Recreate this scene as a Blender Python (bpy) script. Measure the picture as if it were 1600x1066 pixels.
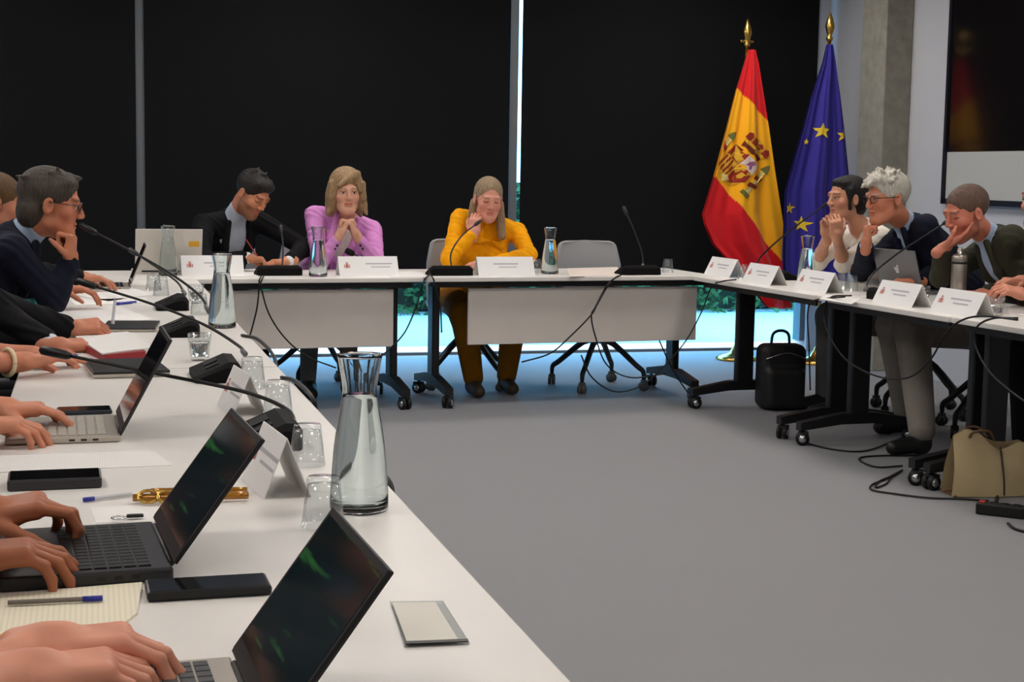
import bpy, bmesh, math, random
import numpy as np
from mathutils import Vector, Matrix
for o in list(bpy.data.objects): bpy.data.objects.remove(o, do_unlink=True)
scene = bpy.context.scene
COL = scene.collection
random.seed(7); RNG = np.random.default_rng(7)
PI = math.pi

# ------------------------------------------------------------------ camera
FPX = 2400.0; ROLL = .0165; CH = 1.325
TH = math.atan(263.1 / FPX); PS = math.atan(662.5 * math.cos(TH) / FPX)
cR0 = np.array([math.cos(PS), -math.sin(PS), 0.])
cF = np.array([math.sin(PS) * math.cos(TH), math.cos(PS) * math.cos(TH), -math.sin(TH)])
cU0 = np.cross(cR0, cF)
cX = math.cos(ROLL) * cR0 + math.sin(ROLL) * cU0
cU = np.cross(cX, cF); cO = np.array([0, 0, CH])
cam = bpy.data.cameras.new('camera'); camo = bpy.data.objects.new('camera', cam); COL.objects.link(camo)
cam.sensor_width = 36; cam.lens = 36 * FPX / 1600; cam.clip_start = .05; cam.clip_end = 200
camo.matrix_world = Matrix(((cX[0], cU[0], -cF[0], 0), (cX[1], cU[1], -cF[1], 0), (cX[2], cU[2], -cF[2], CH), (0, 0, 0, 1)))
scene.camera = camo
def ray(u, v): return cF + cX * (u - 800) / FPX - cU * (v - 533) / FPX
def PZ(u, v, z=.74): d = ray(u, v); return cO + d * (z - CH) / d[2]      # pixel -> point on a level surface
def PY(u, v, y): d = ray(u, v); return cO + d * y / d[1]                 # pixel -> point at distance y into the room
def PX(u, v, x): d = ray(u, v); return cO + d * x / d[0]

# ------------------------------------------------------------------ world, exposure
w = bpy.data.worlds.new('world'); scene.world = w; w.use_nodes = True
bg = w.node_tree.nodes['Background']; bg.inputs[0].default_value = (.52, .74, 1.0, 1); bg.inputs[1].default_value = 8.5
vs = scene.view_settings; vs.view_transform = 'Standard'; vs.look = 'None'; vs.gamma = 1; vs.exposure = 0.0; vs.use_curve_mapping = False
LAMP = 19.0

# ------------------------------------------------------------------ materials
def lin(c):
    if isinstance(c, str): c = tuple(int(c[i:i + 2], 16) for i in (0, 2, 4))
    return tuple(((x / 255) / 12.92 if x / 255 <= .04045 else ((x / 255 + .055) / 1.055) ** 2.4) for x in c)
MATS = {}
def mat(name, col, rough=.6, metal=0., bump=0., scale=60., var=0., spec=.5, stretch=None, trans=0., ior=1.45, emit=None, coat=0., attr=False, alpha=1., sheen=0.):
    if name in MATS: return MATS[name]
    m = bpy.data.materials.new(name); m.use_nodes = True; nt = m.node_tree
    b = nt.nodes['Principled BSDF']; c = lin(col)
    b.inputs['Base Color'].default_value = (*c, 1); b.inputs['Roughness'].default_value = rough; b.inputs['Metallic'].default_value = metal
    b.inputs['Specular IOR Level'].default_value = spec; b.inputs['Transmission Weight'].default_value = trans; b.inputs['IOR'].default_value = ior
    b.inputs['Coat Weight'].default_value = coat; b.inputs['Sheen Weight'].default_value = sheen
    if emit: b.inputs['Emission Color'].default_value = (*lin(emit[0]), 1); b.inputs['Emission Strength'].default_value = emit[1]
    src = None
    if attr:
        a = nt.nodes.new('ShaderNodeAttribute'); a.attribute_name = 'Col'; src = a.outputs['Color']; nt.links.new(src, b.inputs['Base Color'])
    if bump or var:
        tc = nt.nodes.new('ShaderNodeTexCoord'); out = tc.outputs['Object']
        if stretch:
            mp = nt.nodes.new('ShaderNodeMapping'); mp.inputs['Scale'].default_value = stretch; nt.links.new(out, mp.inputs[0]); out = mp.outputs[0]
        n = nt.nodes.new('ShaderNodeTexNoise'); n.inputs['Scale'].default_value = scale; n.inputs['Detail'].default_value = 4; nt.links.new(out, n.inputs['Vector'])
        if bump:
            bp = nt.nodes.new('ShaderNodeBump'); bp.inputs['Strength'].default_value = bump; bp.inputs['Distance'].default_value = .01
            nt.links.new(n.outputs['Fac'], bp.inputs['Height']); nt.links.new(bp.outputs[0], b.inputs['Normal'])
        if var:
            mx = nt.nodes.new('ShaderNodeMix'); mx.data_type = 'RGBA'; mx.blend_type = 'MULTIPLY'; mx.inputs[0].default_value = 1
            rp = nt.nodes.new('ShaderNodeMapRange'); rp.inputs['From Min'].default_value = .3; rp.inputs['From Max'].default_value = .7
            rp.inputs['To Min'].default_value = 1 - var; rp.inputs['To Max'].default_value = 1 + var
            nt.links.new(n.outputs['Fac'], rp.inputs[0])
            if src: nt.links.new(src, mx.inputs[6])
            else: mx.inputs[6].default_value = (*c, 1)
            nt.links.new(rp.outputs[0], mx.inputs[7]); nt.links.new(mx.outputs[2], b.inputs['Base Color'])
    MATS[name] = m; return m
def thin_glass(name, tint, refl=1.0):
    if name in MATS: return MATS[name]
    m = bpy.data.materials.new(name); m.use_nodes = True; nt = m.node_tree; nt.nodes.clear()
    o = nt.nodes.new('ShaderNodeOutputMaterial'); t = nt.nodes.new('ShaderNodeBsdfTransparent'); g = nt.nodes.new('ShaderNodeBsdfGlossy')
    t.inputs[0].default_value = (*tint, 1); g.inputs['Roughness'].default_value = .02
    f = nt.nodes.new('ShaderNodeLayerWeight'); mx = nt.nodes.new('ShaderNodeMixShader')
    pw = nt.nodes.new('ShaderNodeMath'); pw.operation = 'POWER'; pw.inputs[1].default_value = 4.0; nt.links.new(f.outputs['Facing'], pw.inputs[0])
    k = nt.nodes.new('ShaderNodeMath'); k.operation = 'MULTIPLY_ADD'; k.inputs[1].default_value = .45 * refl; k.inputs[2].default_value = .035 * refl
    nt.links.new(pw.outputs[0], k.inputs[0]); nt.links.new(k.outputs[0], mx.inputs[0]); nt.links.new(t.outputs[0], mx.inputs[1]); nt.links.new(g.outputs[0], mx.inputs[2]); nt.links.new(mx.outputs[0], o.inputs[0])
    MATS[name] = m; return m
M_WHITE = mat('table laminate', (226, 222, 216), .38, var=.015, scale=8)
M_BLACK = mat('black metal', (18, 18, 20), .45)
M_PLASTIC = mat('black plastic', (17, 18, 18), .42, bump=.05, scale=400)
M_RUBBER = mat('black cable', (14, 14, 15), .5)
M_CHROME = mat('chrome', (205, 205, 205), .18, 1)
M_PANEL = mat('panel laminate', (214, 206, 198), .5, var=.02, scale=5)
M_PAPER = mat('paper', (232, 230, 226), .8, var=.015, scale=30)
M_CARD = mat('card', (236, 235, 233), .7)
M_GLASS = thin_glass('clear glass', (.93, .945, .945), 1.8)
M_THICK = mat('thick glass', (240, 245, 245), .01, trans=1, ior=1.45)
M_WATER = mat('water', (250, 253, 253), .0, trans=1, ior=1.33)
M_ACRYL = thin_glass('acrylic', (.88, .90, .90), 1.5)
M_GREY = mat('grey shell plastic', (152, 154, 156), .5)
M_GOLD = mat('brass', (212, 172, 88), .25, 1)
M_INK = mat('grey print', (182, 182, 186), .8)
M_CREST = mat('red print', (190, 116, 106), .8)
M_SCREENOFF = mat('dark glass screen', (8, 9, 11), .08, spec=.5)

# ------------------------------------------------------------------ mesh helpers
def mesh_from(name, V, Fc, smooth=False):
    me = bpy.data.meshes.new(name); me.from_pydata([tuple(map(float, v)) for v in V], [], [tuple(map(int, f)) for f in Fc]); me.update()
    if smooth: me.polygons.foreach_set('use_smooth', [True] * len(me.polygons))
    return me
def obj(name, me, m=None, parent=None, loc=None, rot=None):
    if not isinstance(me, bpy.types.Mesh): me = me.mesh(name)
    o = bpy.data.objects.new(name, me); COL.objects.link(o)
    if m is not None and not me.materials: me.materials.append(m)
    if parent: o.parent = parent
    if loc is not None: o.location = tuple(map(float, loc))
    if rot is not None: o.rotation_euler = rot
    return o
def tag(o, label, cat, group=None):
    o['label'] = label; o['category'] = cat
    if group: o['group'] = group
    return o
def thing(name, label, cat, loc=(0, 0, 0), rz=0, group=None):
    o = bpy.data.objects.new(name, None); COL.objects.link(o); o.location = tuple(map(float, loc)); o.rotation_euler = (0, 0, rz); o.empty_display_size = .1
    return tag(o, label, cat, group)
def struct(name, me, m, parent=None):
    o = obj(name, me, m, parent); 
    if not parent: o['kind'] = 'structure'
    return o
class MB:
    def __init__(s): s.V = []; s.F = []; s.MI = []; s.mats = []; s.cur = 0; s.sm = []
    def use(s, m):
        if m not in s.mats: s.mats.append(m)
        s.cur = s.mats.index(m); return s
    def add(s, V, F, smooth=False):
        n = len(s.V); s.V += [tuple(map(float, v)) for v in V]; s.F += [tuple(i + n for i in f) for f in F]; s.MI += [s.cur] * len(F); s.sm += [smooth] * len(F); return s
    def box(s, c, d, R=None, bev=0.):
        hx, hy, hz = d[0] / 2, d[1] / 2, d[2] / 2
        if bev <= 0:
            V = np.array([(x, y, z) for z in (-hz, hz) for y in (-hy, hy) for x in (-hx, hx)])
            F = [(0, 2, 3, 1), (4, 5, 7, 6), (0, 1, 5, 4), (2, 6, 7, 3), (0, 4, 6, 2), (1, 3, 7, 5)]
        else:
            b = min(bev, hx * .99, hy * .99, hz * .99); bm = bmesh.new(); bmesh.ops.create_cube(bm, size=1)
            for v in bm.verts: v.co = (v.co.x * d[0], v.co.y * d[1], v.co.z * d[2])
            bmesh.ops.bevel(bm, geom=bm.edges[:], offset=b, segments=2, affect='EDGES', profile=.5)
            bm.verts.index_update(); V = np.array([v.co[:] for v in bm.verts]); F = [tuple(v.index for v in f.verts) for f in bm.faces]; bm.free()
        if R is not None: V = V @ np.array(R).T
        return s.add(V + np.array(c), F)
    def prism(s, poly, z0, z1, fn=None):
        n = len(poly); V = [(x, y, z0) for x, y in poly] + [(x, y, z1) for x, y in poly]
        if fn: V = [fn(*v) for v in V]
        F = [tuple(range(n - 1, -1, -1)), tuple(range(n, 2 * n))] + [(i, (i + 1) % n, n + (i + 1) % n, n + i) for i in range(n)]
        return s.add(V, F)
    def lathe(s, prof, n=28, c=(0, 0, 0), facet=0., smooth=True):
        V = []; F = []; m = len(prof)
        for i in range(n):
            a = 2 * PI * i / n; k = 1 + (facet * (i % 2))
            for r, z in prof: V.append((c[0] + r * k * math.cos(a), c[1] + r * k * math.sin(a), c[2] + z))
        for i in range(n):
            j = (i + 1) % n
            for q in range(m - 1): F.append((i * m + q, j * m + q, j * m + q + 1, i * m + q + 1))
        return s.add(V, F, smooth)
    def tube(s, pts, r, n=8, cap=True, samples=1, smooth=True):
        P = np.array(pts, float)
        if samples > 1: P = spline(P, samples)
        rr = np.full(len(P), r) if np.isscalar(r) else np.interp(np.linspace(0, 1, len(P)), np.linspace(0, 1, len(r)), r)
        T = np.gradient(P, axis=0); T /= np.linalg.norm(T, axis=1)[:, None] + 1e-12
        a = np.array([0, 0, 1.]) if abs(T[0][2]) < .9 else np.array([1., 0, 0]); nrm = np.cross(T[0], a); nrm /= np.linalg.norm(nrm)
        V = []
        for p, t, q in zip(P, T, rr):
            nrm = nrm - t * (nrm @ t); nrm /= np.linalg.norm(nrm) + 1e-12; b = np.cross(t, nrm)
            for i in range(n): an = 2 * PI * i / n; V.append(p + q * (math.cos(an) * nrm + math.sin(an) * b))
        L = len(P); F = [(k * n + i, k * n + (i + 1) % n, (k + 1) * n + (i + 1) % n, (k + 1) * n + i) for k in range(L - 1) for i in range(n)]
        if cap: F += [tuple(range(n - 1, -1, -1)), tuple((L - 1) * n + i for i in range(n))]
        return s.add(V, F, smooth)
    def sphere(s, c, r, n=12, m=8):
        r = np.ones(3) * r if np.isscalar(r) else np.array(r)
        prof = [(math.sin(PI * j / m), -math.cos(PI * j / m)) for j in range(m + 1)]
        V = []; F = []
        for i in range(n):
            for q, z in prof: a = 2 * PI * i / n; V.append(np.array(c) + r * np.array([q * math.cos(a), q * math.sin(a), z]))
        for i in range(n):
            j = (i + 1) % n
            for q in range(m): F.append((i * (m + 1) + q, j * (m + 1) + q, j * (m + 1) + q + 1, i * (m + 1) + q + 1))
        return s.add(V, F, True)
    def mesh(s, name):
        me = bpy.data.meshes.new(name); me.from_pydata(s.V, [], s.F)
        for m in s.mats: me.materials.append(m)
        if s.mats: me.polygons.foreach_set('material_index', s.MI)
        me.polygons.foreach_set('use_smooth', s.sm); me.update(); return me
def spline(P, k):
    P = np.array(P, float); Q = np.vstack([2 * P[0] - P[1], P, 2 * P[-1] - P[-2]]); out = []
    for i in range(1, len(Q) - 2):
        for t in np.linspace(0, 1, k, endpoint=False):
            a, b, c, d = Q[i - 1], Q[i], Q[i + 1], Q[i + 2]
            out.append(.5 * (2 * b + (c - a) * t + (2 * a - 5 * b + 4 * c - d) * t * t + (3 * b - a - 3 * c + d) * t ** 3))
    return np.array(out + [P[-1]])
def rotz(a): c, s = math.cos(a), math.sin(a); return np.array([[c, -s, 0], [s, c, 0], [0, 0, 1]])
def rotx(a): c, s = math.cos(a), math.sin(a); return np.array([[1, 0, 0], [0, c, -s], [0, s, c]])
def roty(a): c, s = math.cos(a), math.sin(a); return np.array([[c, 0, s], [0, 1, 0], [-s, 0, c]])
def N(v): v = np.array(v, float); return v / (np.linalg.norm(v) + 1e-12)

# ------------------------------------------------------------------ room
YW = 10.75; XR = 5.4; XL = -3.2; YF = -3.2; ZC = 3.0
m_floor = mat('grey carpet', (134, 134, 136), .62, bump=.12, scale=700, var=.08, spec=.5)
m_wall = mat('white painted wall', (186, 187, 190), .8, bump=.02, scale=80)
m_ceil = mat('white ceiling', (225, 225, 225), .9, bump=.02, scale=60)
m_conc = mat('raw concrete', (136, 133, 121), .85, bump=.3, scale=14, var=.16)
m_alu = mat('grey window aluminium', (112, 116, 118), .45, .3)
fl = MB(); fl.box(((XL + XR) / 2, (YW + YF) / 2, -.05), (XR - XL, YW - YF + .4, .1)); struct('floor', fl, m_floor)
c_ = MB(); c_.box(((XL + XR) / 2, (YW + YF) / 2, ZC + .05), (XR - XL + .2, YW - YF + .4, .1)); struct('ceiling', c_, m_ceil)
c_ = MB(); c_.box((XR + .05, (YW + YF) / 2, ZC / 2), (.1, YW - YF + .4, ZC)); struct('wall_right', c_, m_wall)
c_ = MB(); c_.box((XL - .05, (YW + YF) / 2, ZC / 2), (.1, YW - YF + .4, ZC)); struct('wall_left', c_, m_wall)
c_ = MB(); c_.box(((XL + XR) / 2, YF - .05, ZC / 2), (XR - XL, .1, ZC)); struct('wall_front', c_, m_wall)
c_ = MB(); c_.box(((5.3 + XR) / 2, YW + .1, ZC / 2), (XR - 5.3, .2, ZC)); c_.box(((XL + 5.3) / 2, YW + .1, ZC - .08), (5.3 - XL, .2, .16)); struct('wall_back', c_, m_wall)
col = MB(); col.box(((5.197 + XR) / 2, (9.511 + 9.855) / 2, ZC / 2), (XR - 5.197, .344, ZC), bev=.008); struct('column_concrete', col, m_conc)
# windows behind the blinds: three glazed bays
m_pane = thin_glass('blue tinted window glass', (.55, .86, 1.0), .8)
for i, (x0, x1) in enumerate(((XL, .325), (.325, 2.935), (2.935, 5.30))):
    wmb = MB(); yy = YW + .10
    wmb.box(((x0 + x1) / 2, yy, .010), (x1 - x0, .05, .020)); wmb.box(((x0 + x1) / 2, yy, 2.8), (x1 - x0, .1, .08))
    if i == 0: wmb.box((x0 + .03, yy, 1.42), (.06, .12, 2.7))
    if i == 2: wmb.box((x1 - .02, yy, 1.42), (.04, .12, 2.7))
    o = struct('window_%d' % (i + 1), wmb, m_alu)
    p = MB(); p.box(((x0 + x1) / 2, yy, 1.42), (x1 - x0 - .04, .012, 2.72)); obj('pane', p, m_pane, o)
    if i:
        q = MB(); q.box((x0, yy - .02, 1.42), (.062, .16, 2.72), bev=.004); obj('mullion', q, m_alu, o)
m_blind = mat('black blind fabric', (22, 22, 23), .9, bump=.05, scale=500, spec=.15)
for x0, x1, lab in ((XL + .04, .297, 'black roller blind behind the dark-suited speaker at far left'), (.353, 2.898, 'wide black roller blind behind the two seated women'), (2.985, 5.297, 'black roller blind behind the empty chair and red yellow flag')):
    t = thing('roller_blind', lab, 'blind', ((x0 + x1) / 2, YW - .02, .58), group='black roller blinds along the window wall')
    b = MB(); b.box((0, 0, 1.15), (x1 - x0, .004, 2.26)); obj('fabric', b, m_blind, t)
    b = MB(); b.box((0, 0, .012), (x1 - x0, .018, .024), bev=.004); obj('bottom_rail', b, M_BLACK, t)
    b = MB(); b.tube([(-(x1 - x0) / 2, .03, 2.30), ((x1 - x0) / 2, .03, 2.30)], .035, 12); obj('roller', b, m_blind, t)
# outside
m_pave = mat('pale paving outside', (214, 216, 214), .9, var=.05, scale=3)
g = MB(); g.box((4, YW + 8.2, -.06), (40, 16, .1)); o = struct('ground_outside', g, m_pave)
m_leaf = mat('hedge leaves', (62, 98, 48), .7, var=.4, scale=25)
V = []; F = []
for k in range(15000):
    c0 = np.array([RNG.uniform(-7, 14), 13.9 + RNG.uniform(0, .35), RNG.uniform(0.0, 1.25)]); a, b2 = N(RNG.normal(size=3)), N(RNG.normal(size=3)); n_ = len(V)
    V += [c0 - a * .05, c0 + b2 * .03, c0 + a * .05, c0 - b2 * .03]; F.append((n_, n_ + 1, n_ + 2, n_ + 3))
hd = thing('hedge', 'green leafy hedge outside seen under the blind', 'hedge', (3.5, 14.2, 0))
hm = obj('foliage', mesh_from('foliage', np.array(V) - np.array([3.5, 14.2, 0]), F), m_leaf, hd); hm['kind'] = 'stuff'
hb = MB(); hb.box((0, .35, .62), (21, .5, 1.22)); obj('woody_core', hb, mat('hedge core', (34, 46, 28), .9, var=.3, scale=9), hd)
# ceiling lamps
m_lamp = mat('lamp diffuser', (255, 246, 232), .5, emit=((255, 247, 240), LAMP))
k = 0
for yy, s_ in ((0.0, 'above the near end of the left table'), (2.7, 'above the laptops of the left table'), (5.4, 'above the middle of the room'), (7.6, 'above the far tables'), (9.5, 'added in front of the blinds to brighten the far end')):  # last row is an added fill, lifting the dim far end of the room
    for xx, r_ in ((-1.2, 'left'), (1.4, 'centre'), (4.0, 'right')):
        t = thing('ceiling_lamp', 'square white ceiling lamp %s, %s of its row' % (s_, r_), 'lamp', (xx, yy, ZC - .03), group='square ceiling lamps')
        b = MB()
        for sx, sy, dx, dy in ((0, .31, .64, .02), (0, -.31, .64, .02), (.31, 0, .02, .6), (-.31, 0, .02, .6)): b.box((sx, sy, .01), (dx, dy, .04))
        obj('frame', b, m_alu, t); b = MB(); b.box((0, 0, .015), (.6, .6, .02)); obj('diffuser', b, m_lamp, t)

# ------------------------------------------------------------------ tables
CASTER = None
def caster_mesh():
    global CASTER
    if CASTER: return CASTER
    b = MB(); b.use(M_RUBBER)
    for sx in (-.017, .017): b.tube([(sx - .008, 0, .034), (sx + .008, 0, .034)], .034, 14)
    b.use(M_CHROME)
    for sx in (-.0265, .0265): b.tube([(sx - .002, 0, .034), (sx + .002, 0, .034)], .019, 12)
    b.use(M_BLACK).box((0, .004, .062), (.05, .05, .014), bev=.004); b.tube([(0, 0, .06), (0, 0, .095)], .009, 8)
    CASTER = b.mesh('caster'); return CASTER
def table(label, loc, rz, L, D, legs, panel=None, lo=-.02):
    """local: x along the length 0..L, y from the room-side edge 0..D"""
    t = thing('folding_table', label, 'table', loc, rz, 'white conference tables on black caster legs')
    b = MB(); b.box((L / 2, D / 2, .7275), (L, D, .025), bev=.004); obj('tabletop', b, M_WHITE, t)
    b = MB(); b.box((L / 2, D / 2, .69), (legs[1] - legs[0], .06, .04)); b.box((L / 2, D * .5 + .16, .70), (legs[1] - legs[0], .03, .025)); b.box((L / 2, .05, .698), (L - .1, .012, .034)); obj('underframe', b, M_BLACK, t)
    for x in legs:
        b = MB(); b.box((x, D / 2 + lo, .40), (.045, .11, .56), bev=.01)
        lg = obj('leg', b, M_BLACK, t)
        f = MB(); h = .30; pr = [(-h - .03, .075), (-h - .03, .115), (-.09, .155), (.09, .155), (h + .03, .115), (h + .03, .075), (.1, .10), (-.1, .10)]
        f.prism(pr, -.025, .025, lambda a, z, q: (x + q, D / 2 + lo + a, z)); obj('foot', f, M_BLACK, lg)
        for sy in (-h - .005, h + .005): obj('caster', caster_mesh(), None, lg, (x, D / 2 + lo + sy, 0), (0, 0, RNG.uniform(-.8, .8)))
    if panel:
        x0, x1, z0, z1 = panel; b = MB(); b.box(((x0 + x1) / 2, .085, (z0 + z1) / 2), (x1 - x0, .018, z1 - z0), bev=.002); pn = obj('modesty_panel', b, M_PANEL, t)
        for x in np.linspace(x0 + .22, x1 - .22, 4): b = MB(); b.box((x, .086, z1 + .02), (.04, .012, .05)); obj('bracket', b, m_alu, pn)
    return t
FT = math.radians(3.6)
fa0 = np.array([1.765, 8.300]); ex = np.array([math.cos(FT), math.sin(FT)])
def far_pt(x, y): p = fa0 + ex * x + np.array([-ex[1], ex[0]]) * y; return p
pA = far_pt(-1.78, 0); table('white table with grey modesty panel in front of the woman in pink', (pA[0], pA[1], 0), FT, 1.78, .73, (.11, 1.69), (.17, 1.63, .352, .672))
pB = far_pt(.02, 0); table('white table with grey modesty panel in front of the woman in mustard', (pB[0], pB[1], 0), FT, 1.78, .73, (.14, 1.66), (.265, 1.685, .352, .672))
LT = (('near', -.12), ('second', 1.66), ('third', 3.45), ('fourth', 5.24), ('last', 7.0))
y0s = [.96, 2.755, 4.57, 6.375]; labs = ['white table top nearest the camera under the dark open laptop at bottom left', 'white table under the silver open laptop on the left row', 'white table holding open notebooks on the left row', 'white table under the leaning speaker at the far end of the left row']
for y, lb in zip(y0s, labs):
    # room-side edge at X=.53 ; length along +Y
    table(lb, (.53, y, 0), PI / 2, 1.795, .735, (.12, 1.675))
def rtable(lb, p0, p1, legs):
    p0, p1 = np.array(p0), np.array(p1); L = np.linalg.norm(p1 - p0); a = math.atan2(p1[1] - p0[1], p1[0] - p0[0])
    table(lb, (p0[0], p0[1], 0), a, L, .73, [l if l > 0 else L + l for l in legs], lo=-.15)
rtable('white table at the far right corner in front of the woman in white', (3.39, 8.37), (3.48, 6.995), (.25, -.10))
rtable('white table on the right holding the grey laptop and steel flask', (3.485, 6.975), (3.545, 5.845), (.075, -.05))
rtable('white table cut off by the right edge of the picture', (3.55, 5.83), (3.64, 4.5), (.04, -.13))

# ------------------------------------------------------------------ chairs
def shell_mesh():
    n = 17; V = []; prof = [(.24, .455), (.22, .475), (.12, .470), (0, .458), (-.12, .455), (-.20, .475), (-.235, .54), (-.25, .64), (-.265, .76), (-.285, .88), (-.29, .905)]
    wid = [.17, .205, .22, .225, .225, .225, .225, .228, .222, .195, .15]; P = spline(np.array([(a, b, 0) for a, b in prof]), 3); W = np.interp(np.linspace(0, 1, len(P)), np.linspace(0, 1, len(wid)), wid)
    for p, w_ in zip(P, W):
        for i in range(n):
            s = -1 + 2 * i / (n - 1); c = s * s * .055
            V.append((s * w_, p[0] + (c if p[1] > .5 else 0), p[1] + (c * .5 if p[1] <= .5 else 0)))
    m = len(P); F = [(a * n + i, a * n + i + 1, (a + 1) * n + i + 1, (a + 1) * n + i) for a in range(m - 1) for i in range(n - 1)]
    me = mesh_from('shell', V, F, True); bm = bmesh.new(); bm.from_mesh(me); bmesh.ops.solidify(bm, geom=bm.faces[:], thickness=.014); bm.to_mesh(me); bm.free(); me.polygons.foreach_set('use_smooth', [True] * len(me.polygons)); return me
SHELL = shell_mesh(); SHELLD = SHELL.copy(); SHELL.materials.append(M_GREY); SHELLD.materials.append(mat('black chair shell', (24, 24, 26), .5))
LEGM = {}
def chair(label, x, y, phi, dark=False, off=.3):
    t = thing('swivel_chair', label, 'chair', (x, y, 0), phi, 'swivel chairs around the tables')
    obj('shell', SHELLD if dark else SHELL, None, t)
    b = MB(); b.tube([(0, 0, .28), (0, 0, .44)], .028, 12); b.box((0, 0, .445), (.2, .2, .02), bev=.005); obj('column', b, M_BLACK, t)
    key = dark
    if key not in LEGM:
        b = MB(); b.use(M_BLACK if dark else mat('dark grey chair base', (52, 54, 58), .4, .3)).tube([(0, 0, .31), (.10, 0, .28), (.25, 0, .155), (.295, 0, .12), (.30, 0, .07)], [.024, .02, .017, .016, .012], 8, samples=3); LEGM[key] = b.mesh('leg')
        b = MB(); b.use(M_RUBBER if dark else mat('grey caster', (88, 86, 84), .5))
        for sy in (-.012, .012): b.tube([(0, sy - .009, .028), (0, sy + .009, .028)], .028, 12)
        b.box((0, 0, .055), (.03, .04, .03), bev=.006); LEGM[(key, 'c')] = b.mesh('caster')
    for i in range(4):
        a = off + i * PI / 2; lg = obj('leg', LEGM[key], None, t, (0, 0, 0), (0, 0, a)); obj('caster', LEGM[(key, 'c')], None, lg, (.30, 0, 0), (0, 0, .6 * i))
    return t
chair('empty light grey swivel chair pulled back at the far table', 3.03, 9.02, PI + .04, off=.9)
chair('grey swivel chair under the woman in the mustard blouse', 2.24, 9.20, PI, off=.5)
chair('grey swivel chair under the woman in the pink blazer', 1.33, 9.28, PI, off=1.0)
chair('grey swivel chair under the man writing in a dark suit', .72, 9.35, PI - .2, off=.2)
for x, y, lb in ((4.52, 7.72, 'woman in white'), (4.55, 7.05, 'grey-haired man'), (4.62, 6.35, 'man in the olive blazer'), (4.66, 5.65, 'person at the right picture edge')):
    chair('black swivel chair under the ' + lb, x, y, PI / 2, True, .4)
for x, y, lb in ((-.60, 1.60, 'person typing on the nearest laptop'), (-.60, 2.35, 'person typing on the thick black laptop'), (-.62, 3.45, 'person typing on the silver laptop'), (-.62, 4.42, 'person with the cream bracelet'), (-.62, 5.3, 'person with the white cuff'), (-.55, 6.3, 'grey-haired speaker on the left'), (-.62, 7.35, 'brown-haired person behind the speaker')):
    chair('grey swivel chair under the ' + lb, x, y, -PI / 2, False, .4)

# ------------------------------------------------------------------ flags
def flag(name, label, base, apex, outline, nrm_depth, matfn, pole_h):
    """base: floor point of the pole; outline: rows (v, uL, uR) of the hanging cloth in photo pixels at the pole's distance"""
    t = thing(name, label, 'flag', base)
    b = MB(); b.lathe([(0, 0), (.15, 0), (.155, .012), (.13, .03), (.06, .05), (.035, .09), (.02, .12), (0, .12)], 28); obj('base', b, M_GOLD, t)
    b = MB(); b.tube([(0, 0, .1), (0, 0, pole_h)], .013, 12); obj('pole', b, M_GOLD, t)
    b = MB(); b.lathe([(0, 0), (.02, 0), (.026, .02), (.014, .035), (.024, .06), (.034, .10), (.022, .15), (.006, .19), (0, .20)], 18, (0, 0, pole_h - .02))
    if name == 'spanish_flag': b.box((0, 0, pole_h + .02), (.10, .012, .018), bev=.004)
    obj('finial', b, M_GOLD, t)
    Y = base[1]; rows = []
    vs_ = np.linspace(outline[0][0], outline[-1][0], 150); uL = np.interp(vs_, [r[0] for r in outline], [r[1] for r in outline]); uR = np.interp(vs_, [r[0] for r in outline], [r[2] for r in outline])
    ns = 150; V = []; UVp = []
    for j, v in enumerate(vs_):
        q = j / 149
        for i in range(ns):
            s = i / (ns - 1); u = uL[j] + (uR[j] - uL[j]) * s; p = PY(u, v, Y)
            amp = .012 + .085 * q ** .8; d = -.025 - amp * (.9 * math.sin(s * PI) + .42 * math.sin(s * 2 * PI * nrm_depth + .8 + 1.2 * q) + .16 * math.sin(s * 2 * PI * nrm_depth * 2.3 + 2.1))
            V.append((p[0] - base[0], d, p[2] - base[2])); UVp.append((u, v))
    F = [(a * ns + i, (a + 1) * ns + i, (a + 1) * ns + i + 1, a * ns + i + 1) for a in range(149) for i in range(ns - 1)]
    # rear half of the cloth, folded back behind the pole
    n0 = len(V); nb = 50
    for j, v in enumerate(vs_):
        q = j / 149
        for i in range(nb):
            s = i / (nb - 1); u = uL[j] + (uR[j] - uL[j]) * s; p = PY(u, v, Y); V.append((p[0] - base[0], -.02 + (.02 + .09 * q) * math.sin(s * PI) * (1 + .3 * math.sin(s * 9)), p[2] - base[2])); UVp.append((u, v))
    F += [(n0 + a * nb + i, n0 + a * nb + i + 1, n0 + (a + 1) * nb + i + 1, n0 + (a + 1) * nb + i) for a in range(149) for i in range(nb - 1)]
    me = mesh_from('cloth', V, F, True)
    ca = me.color_attributes.new('Col', 'FLOAT_COLOR', 'POINT'); cols = np.array([(*matfn(u, v), 1) for u, v in UVp], np.float32); ca.data.foreach_set('color', cols.ravel())
    cl = obj('cloth', me, mat('flag cloth', (255, 255, 255), .75, bump=.05, scale=600, attr=True, sheen=.1), t)
    def lift(u, v, out=.004):                       # point on the front of the cloth for a photo pixel
        j = np.clip((v - vs_[0]) / (vs_[-1] - vs_[0]) * 149, 0, 148.99); a = int(j); l = uL[a] + (uL[a + 1] - uL[a]) * (j - a); r = uR[a] + (uR[a + 1] - uR[a]) * (j - a)
        s = np.clip((u - l) / (r - l), 0, 1) * (ns - 1); i = min(int(s), ns - 2); fa, fb = j - a, s - i
        g = lambda aa, ii: np.array(V[aa * ns + ii])
        return (g(a, i) * (1 - fa) + g(a + 1, i) * fa) * (1 - fb) + (g(a, i + 1) * (1 - fa) + g(a + 1, i + 1) * fa) * fb + np.array([0, -out, 0])
    return t, cl, lift
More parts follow.
